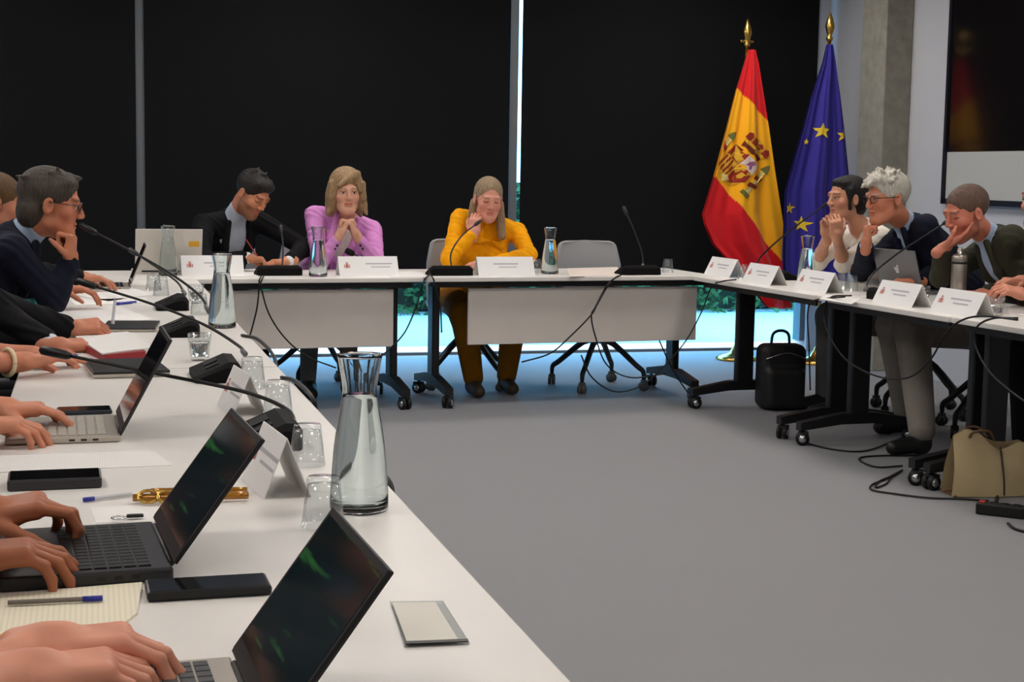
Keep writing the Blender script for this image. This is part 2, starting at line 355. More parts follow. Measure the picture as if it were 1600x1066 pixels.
def applique(nm, poly, lift, m, parent, out=.004):
    """flat printed piece lying on the cloth: polygon in photo pixels, filled as a fan of small quads"""
    c = np.mean(poly, axis=0); P = []; n = len(poly)
    for i in range(n):
        a, b = np.array(poly[i], float), np.array(poly[(i + 1) % n], float)
        for t_ in (0, .5): P.append(a + (b - a) * t_)
    V = [lift(*c, out)]; rings = 3; m_ = len(P)
    for k in range(1, rings + 1): V += [lift(*(c + (p - c) * k / rings), out) for p in P]
    F = [(0, 1 + (i + 1) % m_, 1 + i) for i in range(m_)]
    for k in range(rings - 1): F += [(1 + k * m_ + i, 1 + k * m_ + (i + 1) % m_, 1 + (k + 1) * m_ + (i + 1) % m_, 1 + (k + 1) * m_ + i) for i in range(m_)]
    return obj(nm, mesh_from(nm, V, F), m, parent)
RED = lin((214, 8, 22)); YEL = lin((255, 180, 3)); BLU = lin((46, 36, 142))
def side(u, v, a, b): return ((b[0] - a[0]) * (v - a[1]) - (b[1] - a[1]) * (u - a[0])) / math.hypot(b[0] - a[0], b[1] - a[1])
def spain(u, v):
    e1 = side(u, v, (1148, 138), (1199, 192)); e2 = side(u, v, (1113, 275), (1228, 424))
    return RED if e1 < 0 or e2 > 0 else YEL
bS = PZ(1151, 562, 0)
tS, clS, lfS = flag('spanish_flag', 'red and yellow striped flag with a coat of arms on a gilt pole', (bS[0], bS[1], 0), None, [(78, 1167, 1178), (100, 1160, 1183), (140, 1148, 1189), (200, 1133, 1198), (275, 1113, 1208), (335, 1095, 1217), (350, 1098, 1219), (380, 1110, 1223), (425, 1150, 1228), (480, 1195, 1232)], 2.0, spain, 2.26)
m_e = {k_: mat('crest ' + k_, c__, .8) for k_, c__ in dict(red=(150, 40, 22), white=(226, 200, 190), purple=(150, 90, 130), gold=(222, 170, 40), green=(110, 112, 50), cream=(220, 196, 120), pink=(214, 160, 140), brown=(110, 40, 20)).items()}
def em(a, b):    # crest frame: a to the shield's right, b up the shield; the flag hangs turned by about 48 degrees
    c = np.array([1149., 256.]); r = np.array([.70, .71]); up = np.array([.71, -.70]); return tuple(c + (r * a + up * b) * 1.28)
def ep(nm, pts, mk, out=.005): applique(nm, [em(*p) for p in pts], lfS, m_e[mk], clS, out)
ep('shield_field', [(-20, 16), (20, 16), (20, -14), (12, -24), (0, -28), (-12, -24), (-20, -14)], 'gold', .004)
ep('castle_quarter', [(-19, 15), (0, 15), (0, 0), (-19, 0)], 'red', .006)
ep('castle', [(-14, 2), (-5, 2), (-5, 12), (-8, 9), (-9.5, 13), (-11, 9), (-14, 12)], 'gold', .008)
ep('lion_quarter', [(0, 15), (19, 15), (19, 0), (0, 0)], 'white', .006)
ep('lion', [(5, 3), (8, 6), (12, 2), (14, 4), (12, 8), (14, 12), (9, 13), (6, 9)], 'purple', .008)
for k_ in range(4): ep('bar', [(-18 + k_ * 5, -1), (-15.5 + k_ * 5, -1), (-15.5 + k_ * 5, -20 - k_ * 1.6), (-18 + k_ * 5, -16 - k_ * 1.6)], 'red', .006)
ep('chain_quarter', [(2, -1), (19, -1), (19, -13), (11, -22), (2, -26)], 'red', .006)
ep('chain_links', [(8, -6), (13, -6), (13, -12), (10, -15), (8, -12)], 'gold', .008)
ep('base_point', [(-6, -22), (0, -30), (6, -22), (0, -19)], 'cream', .009)
for sgn in (-1, 1):
    ep('pillar', [(sgn * 26, 15), (sgn * 32, 15), (sgn * 32, -20), (sgn * 26, -20)], 'cream', .006)
    ep('scroll', [(sgn * 23, 4), (sgn * 35, 8), (sgn * 35, 3), (sgn * 23, -2)], 'red', .009); ep('scroll', [(sgn * 23, -8), (sgn * 35, -4), (sgn * 35, -9), (sgn * 23, -14)], 'brown', .009)
    ep('capital', [(sgn * 24, 15), (sgn * 34, 15), (sgn * 32, 22), (sgn * 29, 26), (sgn * 26, 22)], 'green', .007); ep('plinth', [(sgn * 23, -20), (sgn * 35, -20), (sgn * 35, -25), (sgn * 23, -25)], 'green', .007)
ep('crown_band', [(-14, 18), (14, 18), (16, 24), (-16, 24)], 'brown', .006)
ep('crown_body', [(-16, 24), (16, 24), (19, 34), (9, 38), (0, 40), (-9, 38), (-19, 34)], 'gold', .006)
for a_ in (-15, -5, 5, 15): ep('crown_arch', [(a_ - 4, 28), (a_ + 4, 28), (a_ + 4, 35), (a_, 38), (a_ - 4, 35)], 'red', .008)
bE = PY(1277, 562, 9.98)
tE, clE, lfE = flag('european_flag', 'dark blue flag with gold stars on a gilt pole by the white wall', (bE[0], bE[1], 0), None, [(70, 1289, 1299), (100, 1282, 1304), (150, 1265, 1311), (200, 1252, 1317), (270, 1232, 1324), (300, 1224, 1326), (350, 1222, 1328), (400, 1220, 1326), (470, 1224, 1318)], 2.4, lambda u, v: BLU, 2.30)
m_star = mat('gold star', (222, 190, 40), .7)
for u, v, r_ in ((1277, 205, 13), (1311, 212, 11), (1228, 325, 10), (1247, 350, 13), (1284, 356, 12), (1255, 222, 5), (1322, 240, 5)):
    applique('star', [(u + r_ * (1 if k_ % 2 == 0 else .4) * math.sin(k_ * PI / 5 + .1), v - r_ * (1 if k_ % 2 == 0 else .4) * math.cos(k_ * PI / 5 + .1)) for k_ in range(10)], lfE, m_star, clE, .007)

# ------------------------------------------------------------------ picture on the right wall
pf = thing('framed_picture', 'large dark framed picture with a pale lower band on the right wall', 'picture', (XR, 8.20, 1.1))
zb = float(PX(1550, 318, XR)[2]) - 1.1; zw = float(PX(1544, 237, XR)[2]) - 1.1; y1 = float(PX(1487, 160, XR)[1]) - 8.2
b = MB(); b.box((-.012, 0, 1.0), (.02, 2 * y1 - .02, 1.7)); obj('backing', b, M_BLACK, pf)
b = MB(); b.box((-.024, 0, (zb + zw) / 2 + .01), (.004, 2 * y1 - .04, zw - zb - .02)); obj('pale_band', b, mat('pale print', (180, 180, 174), .6), pf)
mp = mat('dark print', (18, 16, 18), .12); nt = mp.node_tree
b = MB(); b.box((-.024, 0, (zw + 1.9) / 2), (.004, 2 * y1 - .04, 1.9 - zw)); obj('dark_print', b, mp, pf)
b = MB(); b.box((-.0265, y1 - 1.02, 1.2), (.002, .1, 1.2)); obj('orange_stripe', b, mat('rust print', (92, 44, 20), .3), pf)
b = MB()
for yy in (-y1, y1): b.box((-.02, yy, (zb + 1.92) / 2), (.04, .03, 1.92 - zb + .03))
for zz in (zb, 1.92): b.box((-.02, 0, zz), (.04, 2 * y1, .03))
obj('frame', b, mat('dark frame', (16, 18, 28), .35), pf)

# ------------------------------------------------------------------ people: smooth implicit bodies turned into meshes
def nets(Fd, org, h):
    nx, ny, nz = Fd.shape; cs = (nx - 1, ny - 1, nz - 1); ids = []; pts = []; quads = []
    for ax in range(3):
        a = Fd.take(range(0, Fd.shape[ax] - 1), ax) if False else Fd[tuple(slice(0, -1) if i == ax else slice(None) for i in range(3))]
        b = Fd[tuple(slice(1, None) if i == ax else slice(None) for i in range(3))]
        ix = np.argwhere((a < 0) != (b < 0))
        if not len(ix): continue
        av = a[tuple(ix.T)]; bv = b[tuple(ix.T)]; p = ix.astype(np.float64); p[:, ax] += av / (av - bv)
        o1, o2 = (ax + 1) % 3, (ax + 2) % 3
        ok = (ix[:, o1] > 0) & (ix[:, o2] > 0) & (ix[:, o1] < cs[o1]) & (ix[:, o2] < cs[o2]); ix, p, av = ix[ok], p[ok], av[ok]; cq = []
        for d1, d2 in ((-1, -1), (0, -1), (0, 0), (-1, 0)):
            c = ix.copy(); c[:, o1] += d1; c[:, o2] += d2; cid = np.ravel_multi_index(c.T, cs); ids.append(cid); pts.append(p); cq.append(cid)
        q = np.stack(cq, 1); q[av > 0] = q[av > 0][:, ::-1]; quads.append(q)
    ids = np.concatenate(ids); pts = np.concatenate(pts); un, inv = np.unique(ids, return_inverse=True); cnt = np.bincount(inv)
    V = np.stack([np.bincount(inv, pts[:, i]) / cnt for i in range(3)], 1) * h + org; Q = np.searchsorted(un, np.concatenate(quads)); return V, Q
class SDF:
    def __init__(s): s.p = []
    def cone(s, a, b, ra, rb, k=.015, sub=False):
        a, b = np.array(a, float), np.array(b, float); r = max(ra, rb)
        def f(P): ba = b - a; pa = P - a; t = np.clip((pa @ ba) / (ba @ ba + 1e-12), 0, 1); return np.linalg.norm(pa - t[..., None] * ba, axis=-1) - (ra + (rb - ra) * t)
        s.p.append((f, np.minimum(a, b) - r, np.maximum(a, b) + r, k, sub)); return s
    def ell(s, c, r, R=None, k=.015, sub=False):
        c = np.array(c, float); r = np.array(r, float); R = np.eye(3) if R is None else R; m = (np.abs(R) @ r)
        def f(P): q = (P - c) @ R; k0 = np.linalg.norm(q / r, axis=-1); k1 = np.linalg.norm(q / (r * r), axis=-1); return k0 * (k0 - 1) / (k1 + 1e-9)
        s.p.append((f, c - m, c + m, k, sub)); return s
    def box(s, c, d, R, rr, k=.01, sub=False):
        c = np.array(c, float); d = np.array(d, float) - rr; m = np.abs(R) @ (d + rr)
        def f(P): q = np.abs((P - c) @ R) - d; return np.linalg.norm(np.maximum(q, 0), axis=-1) + np.minimum(q.max(-1), 0) - rr
        s.p.append((f, c - m, c + m, k, sub)); return s
    def mesh(s, h):
        pos = [q for q in s.p if not q[4]]; lo = np.min([q[1] for q in pos], 0) - 3 * h - .004; hi = np.max([q[2] for q in pos], 0) + 3 * h + .004
        n = np.ceil((hi - lo) / h).astype(int) + 1; Fd = np.full(n, .06, np.float32)
        for f, a, b, k, sub in s.p:
            m = k + 3 * h; i0 = np.clip(((a - m - lo) / h).astype(int), 0, n); i1 = np.clip(((b + m - lo) / h).astype(int) + 2, 0, n)
            if (i1 <= i0).any(): continue
            ax = [lo[i] + h * np.arange(i0[i], i1[i]) for i in range(3)]; P = np.stack(np.meshgrid(*ax, indexing='ij'), -1); d = f(P); sl = tuple(slice(x, y) for x, y in zip(i0, i1)); cur = Fd[sl]
            if sub: d = -d; hh = np.maximum(k - np.abs(cur - d), 0) / k; Fd[sl] = np.maximum(cur, d) + hh * hh * k * .25
            else: hh = np.maximum(k - np.abs(cur - d), 0) / k; Fd[sl] = np.minimum(cur, d) - hh * hh * k * .25
        return nets(Fd, lo, h)
def relax(V, Q, it=1):
    for _ in range(it):
        E = np.concatenate([Q[:, [0, 1]], Q[:, [1, 2]], Q[:, [2, 3]], Q[:, [3, 0]]]); S = np.zeros_like(V); c = np.bincount(E[:, 0], minlength=len(V)) + np.bincount(E[:, 1], minlength=len(V))
        for i in range(3): S[:, i] = np.bincount(E[:, 0], V[E[:, 1], i], len(V)) + np.bincount(E[:, 1], V[E[:, 0], i], len(V))
        V = .5 * V + .5 * S / np.maximum(c, 1)[:, None]
    return V
def fastmesh(name, V, Q, cols=None):
    me = bpy.data.meshes.new(name); me.vertices.add(len(V)); me.vertices.foreach_set('co', V.astype(np.float32).ravel()); me.loops.add(len(Q) * 4); me.loops.foreach_set('vertex_index', Q.astype(np.int32).ravel())
    me.polygons.add(len(Q)); me.polygons.foreach_set('loop_start', np.arange(0, len(Q) * 4, 4, dtype=np.int32)); me.polygons.foreach_set('use_smooth', np.ones(len(Q), bool)); me.update(calc_edges=True); me.validate()
    if cols is not None: ca = me.color_attributes.new('Col', 'FLOAT_COLOR', 'POINT'); ca.data.foreach_set('color', np.concatenate([cols, np.ones((len(V), 1))], 1).astype(np.float32).ravel())
    return me
FL = [(.098, .044, .027, .019), (.100, .048, .031, .021), (.096, .045, .029, .020), (.088, .035, .022, .018)]      # index..little: knuckle distance, three bones
FX = [-.029, -.0095, .0095, .027]
def rot_about(v, ax, a): ax = N(ax); return v * math.cos(a) + np.cross(ax, v) * math.sin(a) + ax * (ax @ v) * (1 - math.cos(a))
def hand(S, w, d, n, right, curl=(25, 30, 20), per=None, thumb=(35, 20, 15), spread=4., sc=1., fr=1.):
    """w wrist, d direction of the hand, n out of the palm; curl = bend at the three joints of each finger"""
    w = np.array(w, float); d = N(d); n = N(np.array(n) - d * (np.array(n) @ d)); th = np.cross(d, n) * (1 if right else -1)    # towards the thumb
    R = np.stack([th, d, n], 1); q = lambda a, b, c: w + sc * (th * a + d * b + n * c)
    S.cone(q(0, -.03, 0), q(0, .02, 0), .027 * sc, .029 * sc, .012)
    S.box(q(0, .055, 0), np.array((.040, .045, .0145)) * sc, R, .013 * sc, .014)
    S.ell(q(.022, .032, .010), np.array((.017, .033, .014)) * sc, R, .012); S.ell(q(-.025, .03, .007), np.array((.014, .03, .012)) * sc, R, .012)
    for i in range(4):
        L = FL[i]; c = per[i] if per else curl; p = q(-FX[i], L[0] - .006, -.002); sp = math.radians(spread * (i - 1.4)); dd = rot_about(d, n, sp * (1 if right else -1)); ax = np.cross(dd, n)
        S.ell(p, np.array((.0095, .0095, .0095)) * sc * fr, None, .006); rr = [.0092, .0083, .0075, .0062]
        for j in range(3):
            dd = rot_about(dd, ax, math.radians(c[j])); p2 = p + dd * L[j + 1] * sc; S.cone(p, p2, rr[j] * sc * fr, rr[j + 1] * sc * fr, .004); p = p2
    p = q(.030, .022, .006); dd = N(th * .75 + d * .75 + n * .35); ax = N(np.cross(dd, -th * .6 + n * .5 + d * .3)); tl = (.040, .032, .026); rr = (.0135, .0108, .0095, .0075)
    dd = rot_about(dd, np.cross(dd, d), math.radians(thumb[0] - 30))
    for j in range(3):
        if j: dd = rot_about(dd, ax, math.radians(thumb[j]))
        p2 = p + dd * tl[j] * sc; S.cone(p, p2, rr[j] * sc, rr[j + 1] * sc, .006); p = p2
def ik(s, w, pole, l1=.29, l2=.255):
    s, w = np.array(s, float), np.array(w, float); d = w - s; L = np.linalg.norm(d); L2 = min(L, (l1 + l2) * .995); a = (l1 * l1 - l2 * l2 + L2 * L2) / (2 * L2); hgt = math.sqrt(max(l1 * l1 - a * a, 0)); u = d / L
    p = np.array(pole, float); p = N(p - u * (p @ u)); return s + u * a + p * hgt
CLO = lambda nm, c, bump=.25, sc=35, rough=.85: mat(nm, c, rough, bump=bump, scale=sc, var=.06, spec=.2)
def person(label, xy, phi, skin, head, arms, outfit, hairs, hair_mat, lean=15, seat=.50, hs=1.0, chest=None, face='open', beard=None, knees=None, ankles=None, near=False, female=False, glasses=None, group=None, twist=0, simple=False, shw=.185):
    root = thing('person', label, 'person', (xy[0], xy[1], 0), 0, group); base = np.array([xy[0], xy[1], 0.]); Rz = rotz(phi); lw = lambda x, y, z: Rz @ np.array([x, y, z]) + base
    le = math.radians(lean); up_l = np.array([0, math.sin(le), math.cos(le)]); tl = .50 if female else .53
    pel = lw(0, -.02, seat + .06); neck = pel + Rz @ (up_l * (tl + .02)) if chest is None else np.array(chest, float); up = N(neck - pel)
    rt = Rz @ rotz(math.radians(twist)) @ np.array([1., 0, 0]); rt = N(rt - up * (rt @ up)); fw = np.cross(up, rt); RT = np.stack([rt, fw, up], 1)
    T = lambda x, y, z: neck + rt * x + fw * y + up * z
    sh = {1: T(shw, .0, -.055), -1: T(-shw, .0, -.055)}
    hc = np.array(head['c'], float); hf = N(head['f']); hu = np.array(head.get('u', (0, 0, 1)), float); hu = N(hu - hf * (hu @ hf)); hr = np.cross(hf, hu); HR = np.stack([hr, hf, hu], 1); H = lambda x, y, z: hc + hs * (HR @ np.array([x, y, z]))
    skl = np.array(lin(skin))
    # --- skin: head and neck
    S = SDF(); e = lambda c, r, k=.02, sub=False: S.ell(H(*c), np.array(r) * hs, HR, k, sub)
    e((0, -.014, .040), (.075, .096, .083)); e((0, .030, -.030), (.060, .060, .082), .03); e((0, .058, -.088), (.030, .030, .024), .03); S.cone(H(-.043, .012, -.066), H(-.012, .066, -.098), .018 * hs, .017 * hs, .03); S.cone(H(.043, .012, -.066), H(.012, .066, -.098), .018 * hs, .017 * hs, .03)
    for sx in (-1, 1):
        e((sx * .040, .060, -.022), (.022, .022, .022), .02); e((sx * .031, .099, .010), (.019, .014, .012), .012, True)
        e((sx * .031, .0765, .008), (.0135, .0125, .011), .006); e((sx * .078, -.008, -.004), (.008, .019, .031), .006); e((sx * .083, -.002, -.003), (.004, .010, .018), .004, True)
    S.cone(H(-.036, .082, .028), H(.036, .082, .028), .010 * hs, .010 * hs, .016)
    S.cone(H(0, .090, .014), H(0, .107, -.022), .008 * hs, .011 * hs, .012); 
    for sx in (-1, 1): e((sx * .013, .098, -.027), (.009, .010, .008), .006)
    e((0, .0885, -.0535), (.023, .008, .005), .006); e((0, .0870, -.0660), (.019, .008, .0055), .006); e((0, .100, -.060), (.026, .010, .0018), .003, True)
    nk0 = H(0, -.028, -.06); nd = N(nk0 - neck); S.cone(nk0, neck, (.047 if female else .053) * hs, .050 if female else .055, .03); S.cone(neck, T(0, -.01, -.08), .052, .06, .04)
    V, Q = S.mesh(.0036 if not simple else .007); L = ((V - hc) @ HR) / hs; C = np.tile(skl, (len(V), 1)) * (1 + .04 * np.sin(L @ np.array([60, 45, 70])))[:, None]
    x, y, z = np.abs(L[:, 0]), L[:, 1], L[:, 2]
    lip = (x < .021) & (y > .080) & (z > -.070) & (z < -.050); C[lip] = skl * np.array([.86, .60, .60])
    cheek = np.exp(-((x - .042) ** 2 + (z + .025) ** 2) / .0006) * (y > .03); C *= 1 - cheek[:, None] * np.array([0, .14, .12])
    hcol = np.array(lin(hair_mat[1] if isinstance(hair_mat, tuple) else (40, 32, 28)))
    brow = (x > .013) & (x < .047) & (np.abs(z - .030 + (x - .03) ** 2 * 4) < .0045) & (y > .06); C[brow] = .35 * C[brow] + .65 * hcol
    if face == 'open': lid = (x > .017) & (x < .046) & (np.abs(z - .012) < .003) & (y > .06); C[lid] *= .35
    else: lid = (x > .017) & (x < .046) & (np.abs(z - .004) < .003) & (y > .06); C[lid] *= .35
    if beard is not None:
        bm_ = ((z < -.035) & (y > -.01 - .0 * z) & ~lip & (z > -.135) & ((z < -.05) | (x > .03) | (np.abs(z + .042) < .006))) ; C[bm_] = C[bm_] * (1 - beard[1]) + np.array(lin(beard[0])) * beard[1]
    parts = [(V, Q, C)]
    # --- arms: skin and sleeves
    sleeve = SDF(); cuffs = []; el = {}
    k0 = .045
    sleeve.ell(T(0, 0, -.20), (.175 if not female else .16, .118, .20), RT, k0); sleeve.ell(T(0, .0, -.40), (outfit.get('waist', .160), .125, .17), RT, k0); sleeve.cone(T(-.12, -.01, -.065), T(.12, -.01, -.065), .068, .068, k0); sleeve.cone(T(0, -.025, -.02), T(0, -.02, -.08), .058, .09, k0)
    if female:
        for sx in (-1, 1): sleeve.ell(T(sx * .075, .085, -.22), (.07, .06, .07), RT, .05)
    sleeve.ell(pel, (.165, .12, .09), RT, k0)
    for sg, a in arms.items():
        wv = np.array(a['w'], float); ev = np.array(a['e'], float) if 'e' in a else ik(sh[sg], wv, a.get('pole', (0, 0, -1))); el[sg] = ev
        A = SDF(); hd_ = a.get('hs', .95 if female else 1.0); dirh = a['d']; fdir = N(wv - ev)
        sl = a.get('sleeve', .93); q1 = .030 if sl > .6 else (.031 if female else .035); A.cone(sh[sg], ev, .034, .030, .02); A.cone(ev, ev + (wv - ev) * .35, q1, q1 + .004 if sl <= .6 else .028, .02); A.cone(ev + (wv - ev) * .35, wv, q1 + .004 if sl <= .6 else .028, .025, .02)
        hand(A, wv, dirh, a['n'], sg == 1, a.get('curl', (25, 30, 20)), a.get('per'), a.get('thumb', (35, 20, 15)), a.get('spread', 4.), hd_)
        V, Q = A.mesh(.0026 if near else .0042); V = relax(V, Q, 1 if near else 0); C = np.tile(skl, (len(V), 1)) * (1 + .05 * np.sin(V @ np.array([90, 70, 110])))[:, None]
        if near:
            kn = N(dirh); pr_ = (V - wv) @ kn; C *= 1 - (np.exp(-((pr_ - .095) / .012) ** 2) * .10)[:, None] * np.array([.3, 1, 1])
        parts.append((V, Q, C))
        se = ev + (wv - ev) * sl
        sleeve.cone(sh[sg], ev, .064 if not female else .056, .050 if not female else .046, .03)
        if sl > .05: sleeve.cone(ev, se, .052 if not female else .047, .040 if not female else .036, .03)
        if 'cuff' in outfit and sl > .5: cuffs.append(SDF().cone(se - fdir * .01, se + fdir * .022, .034, .033, .004))
    off = 0; VV, QQ, CC = [], [], []
    for V, Q, C in parts: VV.append(V); QQ.append(Q + off); CC.append(C); off += len(V)
    body = obj('body', fastmesh('body', np.concatenate(VV) - base, np.concatenate(QQ), np.concatenate(CC)), mat('skin', (200, 150, 120), .5, bump=.04, scale=220, attr=True, spec=.35), root)
    # --- garments
    jv = outfit.get('v')
    if jv: sleeve.cone(T(0, .10, .02), T(0, .17, -jv), .075, .012, .012, True)
    sleeve.cone(neck + nd * .012 + fw * .01, neck + nd * .2 + fw * .03, .060, .10, .01, True)
    V, Q = sleeve.mesh(.0075); 
    wr = .0025 * np.sin(V @ np.array([70, 55, 95]) + 2 * np.sin(V @ np.array([25, 40, 30]))); Nn = np.zeros_like(V)
    fn = np.cross(V[Q[:, 1]] - V[Q[:, 0]], V[Q[:, 2]] - V[Q[:, 0]]); 
    for i in range(4):
        for c_i in range(3): Nn[:, c_i] += np.bincount(Q[:, i], fn[:, c_i], len(V))
    Nn /= np.linalg.norm(Nn, axis=1)[:, None] + 1e-12; V = V + Nn * wr[:, None]
    obj(outfit['name'], fastmesh('top', V - base, Q), outfit['mat'], root)
    if 'shirt' in outfit:
        B = SDF(); B.ell(T(0, .005, -.18), (.15, .115, .19), RT, .03); cl_ = outfit.get('collar', .055); B.cone(neck + nd * cl_, neck - nd * .03, .061, .070, .02); B.cone(neck + nd * (cl_ + .045) + fw * .012, neck + nd * .3 + fw * .05, .058, .14, .006, True); B.cone(neck + nd * .03 + fw * .075, neck + nd * .12 + fw * .09, .008, .05, .006, True)
        V, Q = B.mesh(.007); obj('shirt', fastmesh('shirt', V - base, Q), outfit['shirt'], root)
    for cf in cuffs: V, Q = cf.mesh(.005); obj('cuff', fastmesh('cuff', V - base, Q), outfit['cuff'], root)
    if outfit.get('lapel'):
        for sx in (-1, 1):
            Lp = SDF(); Lp.cone(T(sx * .062, .055, .0), T(sx * .075, .115, -.14), .016, .024, .01); Lp.cone(T(sx * .075, .115, -.14), T(sx * .012, .13, -jv + .02), .024, .008, .01); V, Q = Lp.mesh(.006); obj('lapel', fastmesh('lapel', V - base, Q), outfit['mat'], root)
    if outfit.get('tie'):
        Tt = SDF(); Tt.ell(T(0, .095, -.035), (.018, .014, .018), RT, .01); Tt.cone(T(0, .10, -.05), T(0, .128, -.16), .013, .022, .01); Tt.cone(T(0, .128, -.16), T(0, .135, -.36), .022, .026, .01); V, Q = Tt.mesh(.005); obj('tie', fastmesh('tie', V - base, Q), outfit['tie'], root)
    # --- legs
    TR = SDF(); kn = knees or [lw(.11, .42, seat + .03), lw(-.11, .42, seat + .03)]; an = ankles or [lw(.12, .40, .10), lw(-.12, .40, .10)]
    TR.ell(pel + np.array([0, 0, -.03]), (.17, .14, .11), Rz, .05)
    for i, sx in enumerate((1, -1)):
        hp = pel + Rz @ np.array([sx * .085, .03, -.02]); lf = outfit.get('loose', 1.); TR.cone(hp, kn[i], .088 * min(lf, 1.1), .064 * lf, .04); TR.cone(kn[i], an[i], .064 * lf, .046 * lf, .03)
    V, Q = TR.mesh(.011); obj('trousers', fastmesh('trousers', V - base, Q), outfit['legs'], root)
    for i in range(2):
        a = np.array(an[i]); fd = N((Rz @ np.array([0, 1., 0])) * np.array([1, 1, 0])); Sh = SDF(); Sh.cone((a[0], a[1], .055), (a[0] + fd[0] * .15, a[1] + fd[1] * .15, .038), .046, .036, .02); Sh.cone((a[0], a[1], .10), (a[0], a[1], .05), .044, .046, .02); Sh.box((a[0] + fd[0] * .07, a[1] + fd[1] * .07, -.05), (.5, .5, .05), np.eye(3), .001, .004, True)
        V, Q = Sh.mesh(.009); obj('shoe', fastmesh('shoe', V - base, Q), outfit.get('shoes', M_PLASTIC), root)
    # --- hair
    if hairs:
        S = SDF()
        for op in hairs:
            if op[0] == 'e': S.ell(H(*op[1]), np.array(op[2]) * hs, HR @ (op[4] if len(op) > 4 else np.eye(3)), op[3] if len(op) > 3 else .015)
            elif op[0] == 's': S.ell(H(*op[1]), np.array(op[2]) * hs, HR, .008, True)
            elif op[0] == 'c': S.cone(H(*op[1]), H(*op[2]), op[3] * hs, op[4] * hs, op[5] if len(op) > 5 else .015)
        V, Q = S.mesh(.0045 if not simple else .008); L = ((V - hc) @ HR) / hs
        V = V + N3(V, Q) * (.0007 * np.sin(L[:, 0] * 420 + 3 * np.sin(L[:, 1] * 50) + 2 * np.sin(L[:, 2] * 40)))[:, None]
        obj('hair', fastmesh('hair', V - base, Q), mat(hair_mat[0], hair_mat[1], .55, bump=.7, scale=60, var=.35, stretch=(3.2, 1.2, .5), spec=.4), root)
    # --- eyes
    if face == 'open' and not simple:
        for sx in (-1, 1):
            b = MB(); b.use(mat('eye white', (205, 196, 188), .25)).sphere(H(sx * .031, .0785, .007) - base, .0118 * hs, 12, 8); b.use(mat('iris', (42, 30, 24), .15)).sphere(H(sx * .031, .0865, .006) - base, .0058 * hs, 10, 6); obj('eye', b, None, root)
    if glasses:
        b = MB()
        for sx in (-1, 1):
            b.tube([H(sx * .033 + .021 * math.cos(a), .101 - .008 * abs(math.cos(a)) * (1 if math.cos(a) * sx > 0 else 0), .006 + .016 * math.sin(a)) - base for a in np.linspace(0, 2 * PI, 17)], .0022, 6, False)
            b.tube([H(sx * .054, .096, .012) - base, H(sx * .078, .05, .012) - base, H(sx * .081, -.012, .010) - base, H(sx * .080, -.03, -.01) - base], .0022, 6)
        b.tube([H(-.012, .102, .010) - base, H(.012, .102, .010) - base], .002, 6); obj('eyeglasses', b, glasses, root)
    return root, el
def N3(V, Q):
    fn = np.cross(V[Q[:, 1]] - V[Q[:, 0]], V[Q[:, 2]] - V[Q[:, 0]]); Nn = np.zeros_like(V)
    for i in range(4):
        for c in range(3): Nn[:, c] += np.bincount(Q[:, i], fn[:, c], len(V))
    return Nn / (np.linalg.norm(Nn, axis=1)[:, None] + 1e-12)
def tufts(n, c, r, l, seed, lo=0., back=-.1):
    g = np.random.default_rng(seed); out = []
    for _ in range(n):
        d = N(g.normal(size=3)); d[2] = abs(d[2])
        if d[2] < lo or d[1] < back and g.random() < .3: continue
        p = np.array(c) + d * np.array(r); q = p + N(d + g.normal(size=3) * .6) * l * g.uniform(.4, 1); out.append(('c', tuple(p), tuple(q), .012, .004, .01))
    return out
CAP = [('e', (0, -.020, .045), (.083, .103, .089)), ('s', (0, .098, -.030), (.075, .075, .098)), ('s', (0, .0, -.135), (.14, .2, .095)), ('s', (.082, .008, -.03), (.03, .03, .045)), ('s', (-.082, .008, -.03), (.03, .03, .045))]
HB_SHORT = CAP[:1] + [('e', (0, .045, .085), (.066, .045, .035))] + CAP[1:]
m_navy = CLO('navy wool', (24, 27, 42)); m_dark = CLO('black wool', (17, 17, 20)); m_pink = CLO('pink blazer cloth', (214, 142, 206), .2); m_must = CLO('mustard cloth', (242, 164, 6), .35); m_olive = CLO('olive tweed', (58, 58, 46), .35, 90)
m_ltblue = CLO('pale blue shirt', (170, 190, 216), .15); m_shirtw = CLO('white shirt', (216, 218, 222), .15); m_cream = CLO('cream blouse', (228, 220, 206), .3); m_gtr = CLO('grey trousers', (92, 92, 92), .25); m_btr = CLO('beige grey trousers', (128, 122, 114), .25); m_blacktr = CLO('black trousers', (18, 18, 20), .2); m_musttr = CLO('dark mustard trousers', (128, 82, 6), .3)
D = lambda *a: np.array(a, float)

